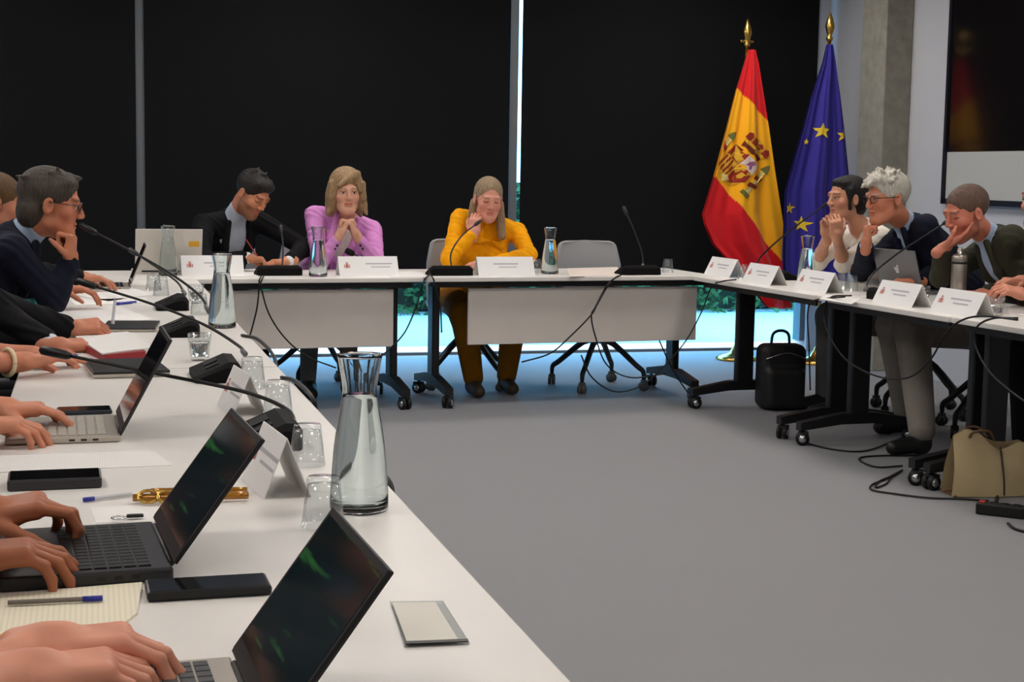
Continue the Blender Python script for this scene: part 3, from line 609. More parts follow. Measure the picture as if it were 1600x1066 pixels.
# ------------------------------------------------------------------ the people at the far tables
pk, epk = person('woman in a pink blazer resting her chin on clasped hands', (1.33, 9.30), PI, (212, 158, 132), dict(c=PY(541, 301, 9.0), f=(.0, -1, -.06)),
    {1: dict(e=PY(499, 411, 8.96), w=PY(530, 368, 8.90), d=(.42, -.05, .8), n=(.85, .1, -.4), curl=(50, 75, 40), sleeve=.80), -1: dict(e=PY(588, 411, 8.96), w=PY(557, 368, 8.90), d=(-.42, -.05, .8), n=(-.85, .1, -.4), curl=(50, 75, 40), sleeve=.80)},
    dict(name='blazer', mat=m_pink, v=.36, shirt=m_cream, collar=-.01, lapel=True, legs=m_gtr), [('e', (0, -.022, .052), (.092, .106, .092)), ('e', (.076, -.008, -.03), (.038, .062, .085), .03), ('e', (-.076, -.008, -.03), (.038, .062, .085), .03), ('e', (0, -.058, -.03), (.092, .055, .095), .03), ('s', (0, .108, -.036), (.062, .09, .094)), ('c', (-.045, .070, .105), (.055, .090, .044), .022, .012), ('c', (-.045, .072, .105), (-.062, .080, .02), .018, .010), ('c', (.085, .03, .05), (.088, .045, -.03), .018, .014), ('c', (-.085, .03, .05), (-.088, .045, -.03), .018, .014), ('c', (.092, .01, -.07), (.104, .03, -.115), .026, .010), ('c', (-.092, .01, -.07), (-.108, .03, -.112), .026, .010), ('c', (.07, -.03, -.09), (.085, -.01, -.125), .026, .012), ('c', (-.07, -.03, -.09), (-.085, -.01, -.125), .026, .012)], ('ash blonde hair', (150, 122, 88)), hs=1.07, chest=PY(541, 334, 9.13), female=True)
for sg_, wpx in ((1, (530, 368)), (-1, (557, 368))):
    w_ = PY(*wpx, 8.90); d_ = N(w_ - epk[sg_])
    for k_ in (.60, .72): b = MB(); b.sphere(epk[sg_] + (w_ - epk[sg_]) * k_ + np.array([.016 * sg_, -.034, -.012]) - np.array(pk.location), .007, 10, 6); obj('button', b, M_PLASTIC, pk)
person('woman in a mustard blouse speaking with her cheek on one hand', (2.24, 9.24), PI, (214, 150, 128), dict(c=PY(763, 312, 8.99), f=(-.05, -1, -.22), u=(.06, 0, 1)),
    {1: dict(e=PY(702, 404, 8.93), w=PY(740, 366, 8.92), d=(.1, .08, 1), n=(.55, .7, 0), curl=(40, 60, 30)), -1: dict(e=PY(826, 398, 8.97), w=PY(768, 411, 8.80), d=(-1, -.1, .02), n=(0, 0, -1), curl=(15, 20, 15))},
    dict(name='blouse', mat=m_must, waist=.20, v=.14, shirt=m_must, collar=.012, loose=1.3, lapel=True, legs=m_musttr, shoes=mat('brown shoes', (58, 44, 34), .6)), [('e', (0, -.022, .042), (.081, .103, .088)), ('e', (0, -.07, -.03), (.075, .045, .1), .03), ('c', (-.07, -.02, -.03), (-.098, .03, -.20), .030, .026, .02), ('c', (.072, -.03, -.03), (.085, -.02, -.15), .026, .02, .02), ('s', (0, .108, -.03), (.068, .094, .104)), ('s', (.085, .03, -.02), (.02, .03, .05)), ('s', (-.085, .03, -.0), (.02, .03, .04))], ('grey blonde hair', (146, 124, 96)), hs=1.05, chest=PY(768, 338, 9.12), female=True, face='closed', shw=.19,
    knees=[D(2.10, 8.74, .50), D(2.42, 8.76, .50)], ankles=[D(2.19, 8.84, .10), D(2.42, 8.93, .10)])
person('man in a dark suit bent over writing at the far left table', (.70, 9.42), PI + .36, (196, 130, 96), dict(c=PY(394, 304, 8.98), f=(.50, -.62, -.52), u=(.34, -.2, 1)),
    {1: dict(w=PY(385, 403, 8.80), d=(.95, -.15, -.12), n=(.1, -.25, -1), curl=(45, 55, 30), pole=(-1, 0, -.3), thumb=(45, 25, 15)), -1: dict(w=PY(452, 408, 8.88), d=(-1, -.15, -.05), n=(0, 0, -1), curl=(20, 25, 15), pole=(1, .2, -.3))},
    dict(name='jacket', mat=m_dark, v=.36, shirt=CLO('grey blue shirt', (176, 184, 196), .15), lapel=True, cuff=m_shirtw, legs=m_blacktr), HB_SHORT + tufts(14, (0, -.01, .05), (.078, .095, .085), .03, 3, .4), ('near black hair', (30, 24, 21)), hs=1.07, chest=PY(368, 338, 9.09), face='closed', beard=((70, 46, 34), .55))
# ------------------------------------------------------------------ the people on the right
person('dark-haired woman in a cream blouse with hands clasped at her chin', (4.50, 7.78), PI / 2, (204, 146, 116), dict(c=PX(1322, 311, 4.02), f=(-1, -.12, -.02)),
    {-1: dict(e=PX(1318, 412, 4.02), w=PX(1308, 372, 3.90), d=(-.15, 0, 1), n=(.1, 1, 0), curl=(45, 70, 40), sleeve=.12), 1: dict(e=PX(1279, 408, 4.05), w=PX(1292, 370, 3.93), d=(-.1, 0, 1), n=(.1, -1, 0), curl=(45, 70, 40), sleeve=.12)},
    dict(name='blouse', mat=m_cream, v=.12, legs=m_gtr, loose=1.2), [('e', (0, -.026, .042), (.083, .104, .088)), ('e', (0, -.065, -.02), (.078, .05, .085), .03), ('c', (.075, .02, .05), (.078, .025, -.05), .016, .010), ('c', (-.075, .02, .05), (-.078, .025, -.05), .016, .010), ('e', (0, .035, .085), (.064, .042, .030)), ('s', (0, .105, -.03), (.09, .085, .098)), ('s', (0, .0, -.16), (.14, .2, .085)), ('s', (.085, .0, -.02), (.02, .022, .036)), ('s', (-.085, .0, -.02), (.02, .022, .036))], ('black hair', (20, 17, 17)), hs=1.02, chest=PX(1344, 356, 4.14), female=True, knees=[D(4.06, 7.95, .54), D(4.03, 7.60, .54)], ankles=[D(4.05, 7.95, .10), D(3.98, 7.66, .10)])
person('grey-haired man with glasses and navy suit, fist at his chin', (4.56, 7.08), PI / 2, (200, 128, 98), dict(c=PX(1386, 311, 3.97), f=(-1, -.10, -.10)),
    {1: dict(e=PX(1346, 424, 4.02), w=PX(1353, 383, 3.86), d=(.05, 0, 1), n=(1, -.3, 0), curl=(80, 95, 50), thumb=(20, 40, 30)), -1: dict(e=PX(1466, 426, 4.26), w=PX(1432, 440, 4.08), d=(-1, .35, 0), n=(0, 0, -1))},
    dict(name='jacket', mat=m_navy, v=.36, shirt=m_ltblue, lapel=True, cuff=m_ltblue, tie=CLO('navy tie', (22, 24, 48)), legs=m_btr, loose=1.4), CAP[:1] + [('e', (0, .03, .09), (.070, .060, .040))] + tufts(40, (0, .0, .052), (.080, .097, .086), .026, 11, .15, -1) + [('c', (.0, .075, .095), (-.03, .12, .075), .02, .008), ('c', (.03, .07, .09), (.02, .12, .065), .02, .008)] + CAP[1:2] + CAP[2:], ('silver hair', (190, 184, 172)), hs=1.10, chest=PX(1416, 350, 4.13), glasses=M_BLACK, knees=[D(4.05, 7.20, .56), D(3.96, 6.86, .58)], ankles=[D(4.1, 7.12, .10), D(3.86, 6.55, .12)])
person('man in an olive blazer looking down with a hand to his mouth', (4.62, 6.38), PI / 2, (198, 124, 100), dict(c=PX(1510, 334, 4.04), f=(-1, -.08, -.30)),
    {1: dict(e=PX(1470, 432, 4.0), w=PX(1472, 390, 3.90), d=(.80, -.22, .55), n=(-.1, .3, .9), curl=(10, 12, 8), spread=2), -1: dict(e=PX(1568, 448, 4.30), w=PX(1540, 460, 4.12), d=(-1, .45, 0), n=(0, 0, -1))},
    dict(name='blazer', mat=m_olive, v=.34, shirt=m_ltblue, lapel=True, legs=m_blacktr), [('e', (0, -.018, .043), (.0785, .100, .086))] + CAP[1:], ('cropped brown hair', (96, 74, 62)), hs=1.08, chest=PX(1546, 370, 4.20), face='closed', beard=((120, 90, 76), .3))
person('person at the right picture edge, face and one hand showing', (4.70, 5.66), PI / 2, (206, 138, 112), dict(c=PX(1634, 314, 4.06), f=(-1, -.05, 0)),
    {-1: dict(w=PX(1600, 460, 3.98), d=(-1, .1, .25), n=(0, .4, -.9), curl=(35, 45, 25), pole=(0.6, -.6, -.5)), 1: dict(w=PX(1600, 440, 4.15), d=(-1, 0, .05), n=(0, 0, -1), pole=(.5, .6, -.5))},
    dict(name='jacket', mat=CLO('dark brown cloth', (44, 26, 24)), v=.3, shirt=m_shirtw, lapel=True, legs=m_blacktr), HB_SHORT, ('dark brown hair', (44, 32, 26)), hs=1.06, chest=PX(1672, 372, 4.3), beard=((110, 74, 58), .25))
# ------------------------------------------------------------------ the people on the left
person('grey-haired man in a navy suit speaking into a microphone', (-.56, 6.28), -PI / 2, (192, 122, 92), dict(c=PY(80, 320, 6.2), f=(1, .0, -.16)),
    {1: dict(e=PY(84, 466, 6.12), w=PY(110, 408, 6.10), d=(.06, 0, 1), n=(-1, .25, 0), curl=(80, 95, 50), thumb=(20, 40, 30)), -1: dict(w=PY(96, 452, 6.55), d=(1, -.2, 0), n=(0, 0, -1), pole=(-.5, .6, -.5))},
    dict(name='jacket', mat=m_navy, v=.34, shirt=m_ltblue, lapel=True, legs=m_blacktr), CAP[:1] + [('e', (0, .030, .082), (.066, .050, .032)), ('e', (0, -.06, -.03), (.08, .055, .07), .02), ('c', (0, .05, .105), (0, .085, .108), .014, .006)] + tufts(12, (0, -.02, .045), (.083, .1, .085), .03, 5, .3, -1) + CAP[1:2] + CAP[3:], ('dark grey hair', (66, 58, 50)), hs=1.10, chest=PY(38, 366, 6.24), glasses=mat('brown frames', (60, 34, 20), .3))
person('brown-haired person mostly hidden behind the speaker on the left', (-.66, 7.35), -PI / 2, (190, 126, 98), dict(c=PY(-2, 318, 7.3), f=(1, .1, -.2)),
    {1: dict(w=PY(126, 434, 7.42), d=(1, .05, -.06), n=(0, 0, -1), curl=(20, 30, 18), pole=(-.6, -.5, -.5)), -1: dict(w=PY(118, 432, 7.62), d=(1, -.05, -.05), n=(0, 0, -1), curl=(20, 30, 18), pole=(-.6, .5, -.5))},
    dict(name='jumper', mat=m_dark, legs=m_blacktr), CAP[:1] + [('e', (0, -.05, -.06), (.09, .07, .12), .03)] + CAP[1:2], ('brown hair', (92, 66, 36)), hs=1.05, chest=PY(-40, 366, 7.32), simple=True)
def sitter(label, y, skin, wr, wl, outfit, **k):
    g = dict(lean=14, near=True, simple=True); g.update({a: k.pop(a) for a in list(k) if a in ('lean',)})
    return person(label, (-.66, y), -PI / 2, skin, dict(c=(-.44, y, 1.25), f=(1, 0, -.35)), {1: wr, -1: wl}, outfit, k.pop('hair', HB_SHORT), k.pop('hm', ('dark hair', (50, 38, 30))), chest=(-.55, y, 1.09), face='closed', **g, **k)
PR = (-.5, -.45, -.6); PL = (-.5, .45, -.6)
sitter('person in a dark jacket with white cuff writing, hands showing at left', 5.28, (196, 128, 100), dict(w=PY(108, 514, 5.28), d=(1, .05, .10), n=(.15, .5, -1), curl=(48, 55, 30), pole=PR, thumb=(45, 25, 15), sleeve=.93), dict(w=PY(84, 541, 5.0), d=(1, .15, .02), n=(0, .2, -1), curl=(25, 40, 25), pole=PR, sleeve=.9), dict(name='jacket', mat=m_dark, v=.34, shirt=m_shirtw, cuff=m_shirtw, legs=m_blacktr))
_, e4 = sitter('person with a cream bracelet reaching an arm along the table', 4.40, (204, 134, 106), dict(w=PY(30, 566, 4.42), d=(1, .15, .10), n=(0, 0, -1), curl=(8, 12, 8), pole=PR, sleeve=.15), dict(w=PY(40, 555, 4.62), d=(1, 0, 0), n=(0, 0, -1), pole=PL, sleeve=.15), dict(name='top', mat=CLO('dark purple cloth', (42, 26, 40)), legs=m_blacktr), hair=CAP[:1] + [('e', (0, -.05, -.06), (.09, .07, .12), .03)] + CAP[1:2], female=True)
w4 = PY(30, 566, 4.42); f4 = N(w4 - e4[1]); cbr = w4 - f4 * .035; a4 = N(np.cross(f4, (0, 0, 1))); b4 = np.cross(f4, a4)
b = MB(); b.tube([cbr + .036 * (math.cos(t) * a4 + math.sin(t) * b4) for t in np.linspace(0, 2 * PI, 25)], .0065, 8, False); tag(obj('bracelet', b, mat('cream bangle', (232, 214, 176), .4)), 'cream bangle on the bare wrist at the left edge', 'bracelet')
sitter('person typing on the silver laptop, hands showing at left', 3.46, (206, 138, 108), dict(w=PZ(-42, 664, .79), e=(-.42, 3.25, .78), d=(1, .0, -.02), n=(0, 0, -1), per=[(18, 28, 14), (22, 32, 16), (28, 34, 18), (30, 36, 20)], pole=PR, sleeve=.3), dict(w=PZ(-2, 640, .79), e=(-.40, 3.62, .78), d=(1, -.10, .0), n=(0, 0, -1), per=[(14, 24, 12), (18, 28, 14), (20, 30, 16), (26, 32, 18)], pole=PL, sleeve=.3), dict(name='top', mat=CLO('grey cloth', (80, 80, 86)), legs=m_blacktr), female=True)
sitter('person typing on the thick black laptop, hands showing at left', 2.36, (168, 104, 74), dict(w=PZ(-66, 872, .79), e=(-.40, 2.15, .79), d=(1, .03, .04), n=(0, 0, -1), per=[(20, 30, 18), (24, 34, 20), (26, 36, 20), (30, 36, 22)], pole=PR, sleeve=.5), dict(w=PZ(-34, 806, .795), e=(-.40, 2.55, .79), d=(1, -.06, .16), n=(0, .1, -1), per=[(20, 50, 40), (26, 55, 40), (34, 55, 36), (40, 50, 34)], pole=PL, sleeve=.5, spread=2), dict(name='top', mat=CLO('dark blue cloth', (36, 40, 58)), legs=m_blacktr))
sitter('person typing on the laptop nearest the camera, hands showing at bottom left', 1.66, (214, 148, 122), dict(w=PZ(36, 1056, .787), e=(-.29, 1.44, .775), d=(1, .10, .02), n=(0, 0, -1), per=[(22, 34, 20), (26, 38, 20), (28, 40, 22), (32, 40, 24)], pole=PR, sleeve=.2), dict(w=PZ(70, 1012, .79), e=(-.30, 1.52, .755), d=(1, -.06, .06), n=(0, 0, -1), per=[(28, 40, 18), (26, 34, 16), (30, 34, 18), (34, 36, 20)], pole=PL, sleeve=.2), dict(name='top', mat=CLO('pale grey cloth', (150, 150, 156)), legs=m_blacktr), female=True)

# ------------------------------------------------------------------ glassware
def carafe_meshes():
    o = [(.050, .004), (.051, .012), (.049, .05), (.043, .12), (.034, .175), (.0295, .205), (.031, .225), (.036, .255), (.0395, .272)]
    P = spline(np.array([(a, b, 0) for a, b in o]), 3)[:, :2]; out = [(0, 0), (.047, 0)] + [tuple(p) for p in P]; inn = [(p[0] - .0022, p[1]) for p in P[::-1] if p[1] > .012] + [(.046, .009), (0, .009)]
    g = MB(); g.use(M_THICK).lathe(out + inn, 36)
    lv = .202; wp = [(0, .0085), (.044, .0085)] + [(p[0] - .0018, p[1]) for p in P if .012 < p[1] < lv] + [(.0282, lv), (0, lv)]; wt = MB(); wt.use(M_WATER).lathe(wp, 36); return g.mesh('glass'), wt.mesh('water')
CG, CW = carafe_meshes()
def carafe(label, p, rz=0):
    t = thing('carafe', label, 'carafe', p, rz, 'glass water carafes'); obj('glass', CG, None, t); obj('water', CW, None, t)
TG = {}
def tumbler(label, p, inv=True, water=0, s=1.0):
    t = thing('tumbler', label, 'glass', p, RNG.uniform(0, 1), 'small glass tumblers'); k = inv
    if k not in TG:
        pr = [(0, 0), (.026, 0), (.028, .003), (.033, .045), (.0375, .082), (.036, .083), (.0315, .045), (.0262, .013), (0, .010)]
        if inv: pr = [(a, .083 - b) for a, b in pr][::-1]; 
        b = MB(); b.use(M_GLASS).lathe(pr, 20, facet=-.035); TG[k] = b.mesh('glass_wall')
    o = obj('glass_wall', TG[k], None, t); t.scale = (s, s, s)
    if water: b = MB(); b.use(M_WATER).lathe([(0, .0115), (.0255, .0142), (.0295, .03 + water * .5), (.0305, .012 + water), (0, .012 + water)], 20, facet=-.035); obj('water', b, None, t)
for lb, u, v in (('full glass carafe nearest the camera beside the inverted tumblers', 561, 797), ('glass carafe of water further along the left table', 347, 512), ('clear carafe in front of the white laptop lid', 263, 431), ('water carafe in front of the woman in pink', 497, 432), ('water carafe beside the empty grey chair', 859, 428), ('water carafe on the right table before the clasped hands', 1259, 446)): carafe(lb, PZ(u, v, .74))
for lb, u, v, i, w_ in (('upturned faceted tumbler behind the nearest laptop screen', 505, 822, True, 0), ('upturned faceted tumbler left of the nearest carafe', 480, 727, True, 0), ('tumbler of water beside a black microphone base', 312, 563, False, .045), ('upturned tumbler next to the third microphone base', 394, 606, True, 0), ('upturned tumbler near the table edge before the cable', 434, 648, True, 0),
    ('small tumbler beside the thin open laptop at far left', 240, 454, True, 0), ('tumbler behind the far left microphone stem', 252, 462, True, 0), ('tumbler of water by the far carafe on the left', 306, 474, False, .04), ('upturned tumbler among the far glasses', 312, 492, True, 0), ('tumbler right of the empty seat microphone', 1043, 426, True, 0), ('tumbler between the two far name cards on the right', 1162, 436, True, 0),
    ('tumbler left of the grey laptop', 1330, 455, True, 0), ('tumbler beside another in front of the woman in cream', 1317, 451, True, 0), ('tumbler between two name cards by the steel flask', 1441, 474, False, .02), ('tumbler of water at the right picture edge', 1556, 493, False, .03), ('tumbler half hidden behind the name card before the woman in mustard', 838, 427, True, 0)): tumbler(lb, PZ(u, v, .74), i, w_)

# ------------------------------------------------------------------ name cards
def name_card(label, p, rz, L=.34, h=.105, dp=.105, crest=True, tx=.03):
    t = thing('name_card', label, 'name card', p, rz, 'folded name cards')
    a = math.atan2(h, dp / 2); ln = math.hypot(h, dp / 2)
    for sg in (-1, 1):
        R = rotx(-sg * a) if sg > 0 else rotx(a); b = MB(); b.box((0, sg * dp / 4, h / 2), (L, ln, .0018), R); obj('face', b, M_CARD, t)
    R = rotx(a); n = R @ np.array([0, 0, 1.]); n = n if n[1] < 0 else -n; c0 = np.array([0, -dp / 4, h / 2]); e2 = R @ np.array([0, 1., 0])
    if crest:
        b = MB()
        for x, z, w_, hh in ((-.36 * L, .012, .016, .024), (-.36 * L, .03, .012, .008), (-.36 * L - .014, .01, .005, .02), (-.36 * L + .014, .01, .005, .02)): b.box(c0 + n * .0014 + np.array([x, 0, 0]) + e2 * (z - .012), (w_, hh, .0006), R)
        obj('crest', b, M_CREST, t)
    for x, z, w_, hh in ((tx, .014, .15, .008), (tx + .01, -.006, .11, .006)): b = MB(); b.box(c0 + n * .0014 + np.array([x, 0, 0]) + e2 * z, (w_, hh, .0006), R); obj('text_line', b, M_INK, t)
for lb, u, v, tx in (('long white name card before the man writing', 331, 433, .03), ('long white name card with a red crest before the woman in pink', 574, 434, .06), ('long white name card before the woman in mustard', 788, 434, .0)):
    name_card(lb, PZ(u, v - 4, .74), FT, crest=(u != 788), tx=tx)
for lb, u, v in (('folded name card nearest the far corner on the right', 1132, 436), ('folded name card before the blue flag on the right table', 1194, 448), ('folded name card beside the right carafe', 1278, 460), ('folded name card in front of the grey laptop', 1408, 481), ('folded name card in front of the steel flask', 1503, 496)):
    p = PZ(u, v - 5, .74); name_card(lb, p, -PI / 2 + .05, crest=True, tx=.02)
name_card('folded name card standing behind the thick black laptop', PZ(430, 762, .74), -PI / 2 + .1, .20, .108, .085)
name_card('folded name card standing near the third tumbler', PZ(378, 642, .74), -PI / 2 + .1, .20, .10, .085)
def slab(nm, corners, m, th=.004, z=.74, parent=None, dz=0.):
    P = [PZ(u, v, z) for u, v in corners]; V = [p + np.array([0, 0, dz]) for p in P] + [p + np.array([0, 0, dz + th]) for p in P]; n = len(P)
    A = sum(P[i][0] * P[(i + 1) % n][1] - P[(i + 1) % n][0] * P[i][1] for i in range(n)); F = [tuple(range(n - 1, -1, -1)), tuple(range(n, 2 * n))] + [(i, (i + 1) % n, n + (i + 1) % n, n + i) for i in range(n)]
    if A < 0: F = [f[::-1] for f in F]
    c = np.mean(P, 0); V = [v - c for v in V] if parent is None else [v - np.array(parent.location) for v in V]
    return obj(nm, mesh_from(nm, V, F), m, parent, c if parent is None else None)
t = thing('card_holder', 'flat clear card holder with a cream card lying at the near table edge', 'card holder', PZ(670, 980, .74))
slab('clear_sleeve', [(609, 943), (692, 942), (734, 1008), (632, 1013)], M_ACRYL, .003, .74, t); slab('card', [(613, 947), (680, 946), (716, 1005), (636, 1009)], mat('cream card', (216, 212, 200), .6), .0012, .74, t, .0032)
slab('dark_edge', [(633, 1008), (731, 1004), (732, 1008), (634, 1012)], mat('dark edge', (50, 46, 42), .5), .0015, .74, t, .0034)

# ------------------------------------------------------------------ laptops
KEY = {}
def laptop(label, p, rz, open_deg, W=.31, Dp=.225, th=.016, body=M_PLASTIC, keym=None, screen=None, keys=True, lid=None, lidlen=None, sticker=None, hair=None, logo=None, bez=.010):
    """origin: middle of the hinge on the table; base runs to local -y, lid tilts back over +y"""
    t = thing('laptop', label, 'laptop', p, rz, 'laptops on the tables'); lid = lid or body; keym = keym or M_PLASTIC; ll = lidlen or Dp - .012
    b = MB(); b.box((0, -Dp / 2, th / 2 + .001), (W, Dp, th), bev=.004); bs = obj('base', b, body, t)
    b = MB(); b.box((0, -Dp * .80, th + .0012), (.10, Dp * .26, .0008)); obj('touchpad', b, mat('touchpad ' + body.name, tuple(int(255 * min(1, (x ** .45) * .93)) for x in body.node_tree.nodes['Principled BSDF'].inputs[0].default_value[:3]), .35), bs)
    b = MB()
    for k_ in range(3): b.box((W / 2 - .0002, -Dp * .22 - k_ * .024, th * .55), (.001, .012, th * .3))
    obj('ports', b, M_BLACK, bs)
    if keys:
        kw, kd = (W - .03) / 14, Dp * .52 / 6; kk = (round(kw, 5), keym.name)
        if kk not in KEY: b = MB(); b.use(keym).box((0, 0, 0), (kw * .86, kd * .84, .0022), bev=.0007); KEY[kk] = b.mesh('key'); 
        if (kk, 's') not in KEY: b = MB(); b.use(keym).box((0, 0, 0), (kw * 5.8, kd * .84, .0022), bev=.0007); KEY[(kk, 's')] = b.mesh('key')
        for r in range(6):
            for c in range(14):
                x = -W / 2 + .015 + (c + .5) * kw; y = -.028 - (r + .5) * kd
                if r == 5 and 4 <= c <= 9:
                    if c == 4: obj('key', KEY[(kk, 's')], None, bs, (-W / 2 + .015 + 7 * kw, y, th + .002))
                    continue
                obj('key', KEY[kk], None, bs, (x, y, th + .002))
    b = MB(); b.tube([(-W * .4, 0, th), (W * .4, 0, th)], .005, 8); obj('hinge', b, M_BLACK, t)
    a = math.radians(open_deg)      # 0 = shut over the keys, 180 = flat behind
    R = rotx(PI - a); e = R @ np.array([0, 1., 0]); n = R @ np.array([0, 0, 1.]); c0 = np.array([0, .0, th + .002])
    b = MB(); b.box(c0 + e * (ll / 2 + .004), (W, ll, .006), R, .002); ld = obj('lid', b, lid, t)
    b = MB(); b.box(c0 + e * (ll / 2 + .006) + n * .0033, (W - .004, ll - .006, .0006), R); obj('bezel', b, M_BLACK, ld)
    b = MB(); b.box(c0 + e * (ll / 2 + .010) + n * .0038, (W - 2 * bez, ll - .03, .0006), R); obj('display', b, screen or M_SCREENOFF, ld)
    if sticker: b = MB(); b.box(c0 + e * (ll * sticker[1]) - n * .0034, (.058, .032, .0006), R); o_ = obj('sticker', b, sticker[2], ld); o_.location = (sticker[0], 0, 0)
    if logo: 
        b = MB()
        for q in ((0, 0, .022, .030), (.010, .008, .018, .016), (-.006, .022, .012, .014)): b.box(c0 + e * (ll * .5 + q[1]) + np.array([q[0], 0, 0]) - n * .0034, (q[2], q[3], .0006), R)
        obj('emblem', b, logo, ld)
    return t
def screen_mat(name, base, glow, st, sc):
    m = mat(name, (2, 3, 3), .10, spec=.3); nt = m.node_tree; b = nt.nodes['Principled BSDF']; tc = nt.nodes.new('ShaderNodeTexCoord'); mp_ = nt.nodes.new('ShaderNodeMapping'); mp_.inputs['Scale'].default_value = sc; nz = nt.nodes.new('ShaderNodeTexNoise'); nz.inputs['Scale'].default_value = 3; nz.inputs['Detail'].default_value = 3
    rp = nt.nodes.new('ShaderNodeValToRGB'); rp.color_ramp.elements[0].position = .60; rp.color_ramp.elements[0].color = (.004, .009, .010, 1); rp.color_ramp.elements[1].position = .86; rp.color_ramp.elements[1].color = (*lin(glow), 1)
    nt.links.new(tc.outputs['Generated'], mp_.inputs[0]); nt.links.new(mp_.outputs[0], nz.inputs['Vector']); nt.links.new(nz.outputs['Fac'], rp.inputs[0]); nt.links.new(rp.outputs[0], b.inputs['Emission Color']); b.inputs['Emission Strength'].default_value = st; return m
m_scr = screen_mat('dark green wallpaper', (5, 8, 8), (60, 130, 60), .8, (.45, 2.2, 2.2))
m_silver = mat('silver aluminium', (186, 178, 166), .35, .4); m_dkgrey = mat('charcoal aluminium', (52, 52, 54), .4, .3); m_keyg = mat('grey keys', (70, 70, 72), .5)
laptop('silver laptop nearest the camera with its dark screen facing left', (.157, 1.622, .74), -PI / 2 + .04, 126, .30, .225, .016, m_silver, m_keyg, m_scr, lid=M_PLASTIC, lidlen=.205)
laptop('thick black laptop with a dark green screen', (.097, 2.328, .74), -PI / 2 + .06, 126, .30, .235, .020, m_dkgrey, M_PLASTIC, m_scr, lid=M_PLASTIC, lidlen=.215)
laptop('silver laptop with a reflective screen further along the table', (.051, 3.478, .74), -PI / 2 + .02, 118, .29, .235, .014, m_silver, mat('silver keys', (168, 162, 152), .5), M_SCREENOFF, lid=m_dkgrey, lidlen=.225)
p = PZ(203, 452, .74); laptop('thin white laptop seen edge on before the hidden person', (p[0], p[1] + .12, .74), -PI / 2, 112, .31, .22, .012, m_silver, M_PLASTIC, M_SCREENOFF, lidlen=.21)
p = PZ(272, 440, .74); laptop('white laptop lid with an orange sticker facing the room', (p[0], 8.66, .74), PI + FT, 104, .36, .235, .014, mat('white plastic', (206, 200, 190), .45), M_PLASTIC, keys=False, sticker=(-.135, .66, mat('orange sticker', (214, 158, 30), .5)), lidlen=.235)
p = PZ(1398, 458, .74); laptop('grey laptop seen from behind with a pale emblem on its lid', (p[0] + .05, p[1] + .02, .74), PI / 2 + .24, 108, .31, .22, .014, mat('grey aluminium', (120, 120, 122), .4, .4), M_PLASTIC, keys=False, logo=mat('pale emblem', (206, 206, 206), .3), lidlen=.215)
def shut(label, p, rz, W, Dp, th, m1, m2):
    t = thing('closed_laptop', label, 'laptop', p, rz, 'closed laptops and tablets'); b = MB(); b.box((0, 0, th * .3 + .001), (W, Dp, th * .6), bev=.003); obj('base', b, m1, t); b = MB(); b.box((0, 0, th * .8 + .001), (W, Dp, th * .4), bev=.003); obj('lid', b, m2, t)
shut('closed laptop with silver rim under the open booklet', PZ(196, 580, .74), -PI / 2 + .1, .30, .21, .018, m_silver, M_PLASTIC)
shut('dark tablet lying under the hand with the white cuff', PZ(205, 513, .74), -PI / 2 - .1, .28, .19, .014, m_silver, m_dkgrey)
# ------------------------------------------------------------------ phones, paper, pens
def phone(label, p, rz, L=.155, W=.075, th=.010, m=M_PLASTIC):
    t = thing('smartphone', label, 'phone', p, rz, 'phones on the left table'); b = MB(); b.box((0, 0, th / 2 + .0005), (L, W, th), bev=.004); obj('case', b, m, t); b = MB(); b.box((0, 0, th + .0006), (L - .008, W - .008, .0006)); obj('screen', b, M_SCREENOFF, t)
phone('thick dark phone lying below the printed sheet', PZ(86, 758, .74), .02, .165, .095, .020, m_dkgrey); phone('black phone beside the nearest laptop', PZ(325, 926, .74), .02, .168, .072, .014); phone('dark blue phone behind the silver laptop', PZ(132, 645, .74), .05, .125, .075, .010, mat('navy case', (34, 40, 52), .5))
def printed(name, m, lines):
    m2 = mat(name, m, .8); nt = m2.node_tree; b = nt.nodes['Principled BSDF']; tc = nt.nodes.new('ShaderNodeTexCoord'); w_ = nt.nodes.new('ShaderNodeTexWave'); w_.inputs['Scale'].default_value = lines; w_.inputs['Distortion'].default_value = .4; w_.inputs['Detail'].default_value = 3; w_.inputs['Detail Scale'].default_value = 12
    rp = nt.nodes.new('ShaderNodeValToRGB'); rp.color_ramp.elements[0].position = .1; rp.color_ramp.elements[0].color = (*[x * .90 for x in lin(m)], 1); rp.color_ramp.elements[1].position = .45; rp.color_ramp.elements[1].color = (*lin(m), 1)
    nt.links.new(tc.outputs['Object'], w_.inputs['Vector']); nt.links.new(w_.outputs['Fac'], rp.inputs[0]); nt.links.new(rp.outputs[0], b.inputs['Base Color']); return m2
m_print = printed('printed paper', (228, 226, 222), 70); m_note = printed('cream ruled paper', (232, 224, 200), 45)
tag(slab('printed_sheet', [(-60, 716), (240, 704), (268, 728), (-70, 742)], m_print, .0015), 'printed white sheet behind the thick dark phone', 'paper')
tag(slab('notepad', [(-60, 938), (222, 914), (214, 962), (150, 1012), (-80, 1020)], m_note, .004), 'cream ruled notepad under the nearest hands', 'notepad')
tag(slab('loose_sheet', [(140, 794), (250, 788), (262, 815), (150, 818)], M_PAPER, .001), 'small white sheet under the key clip', 'paper')
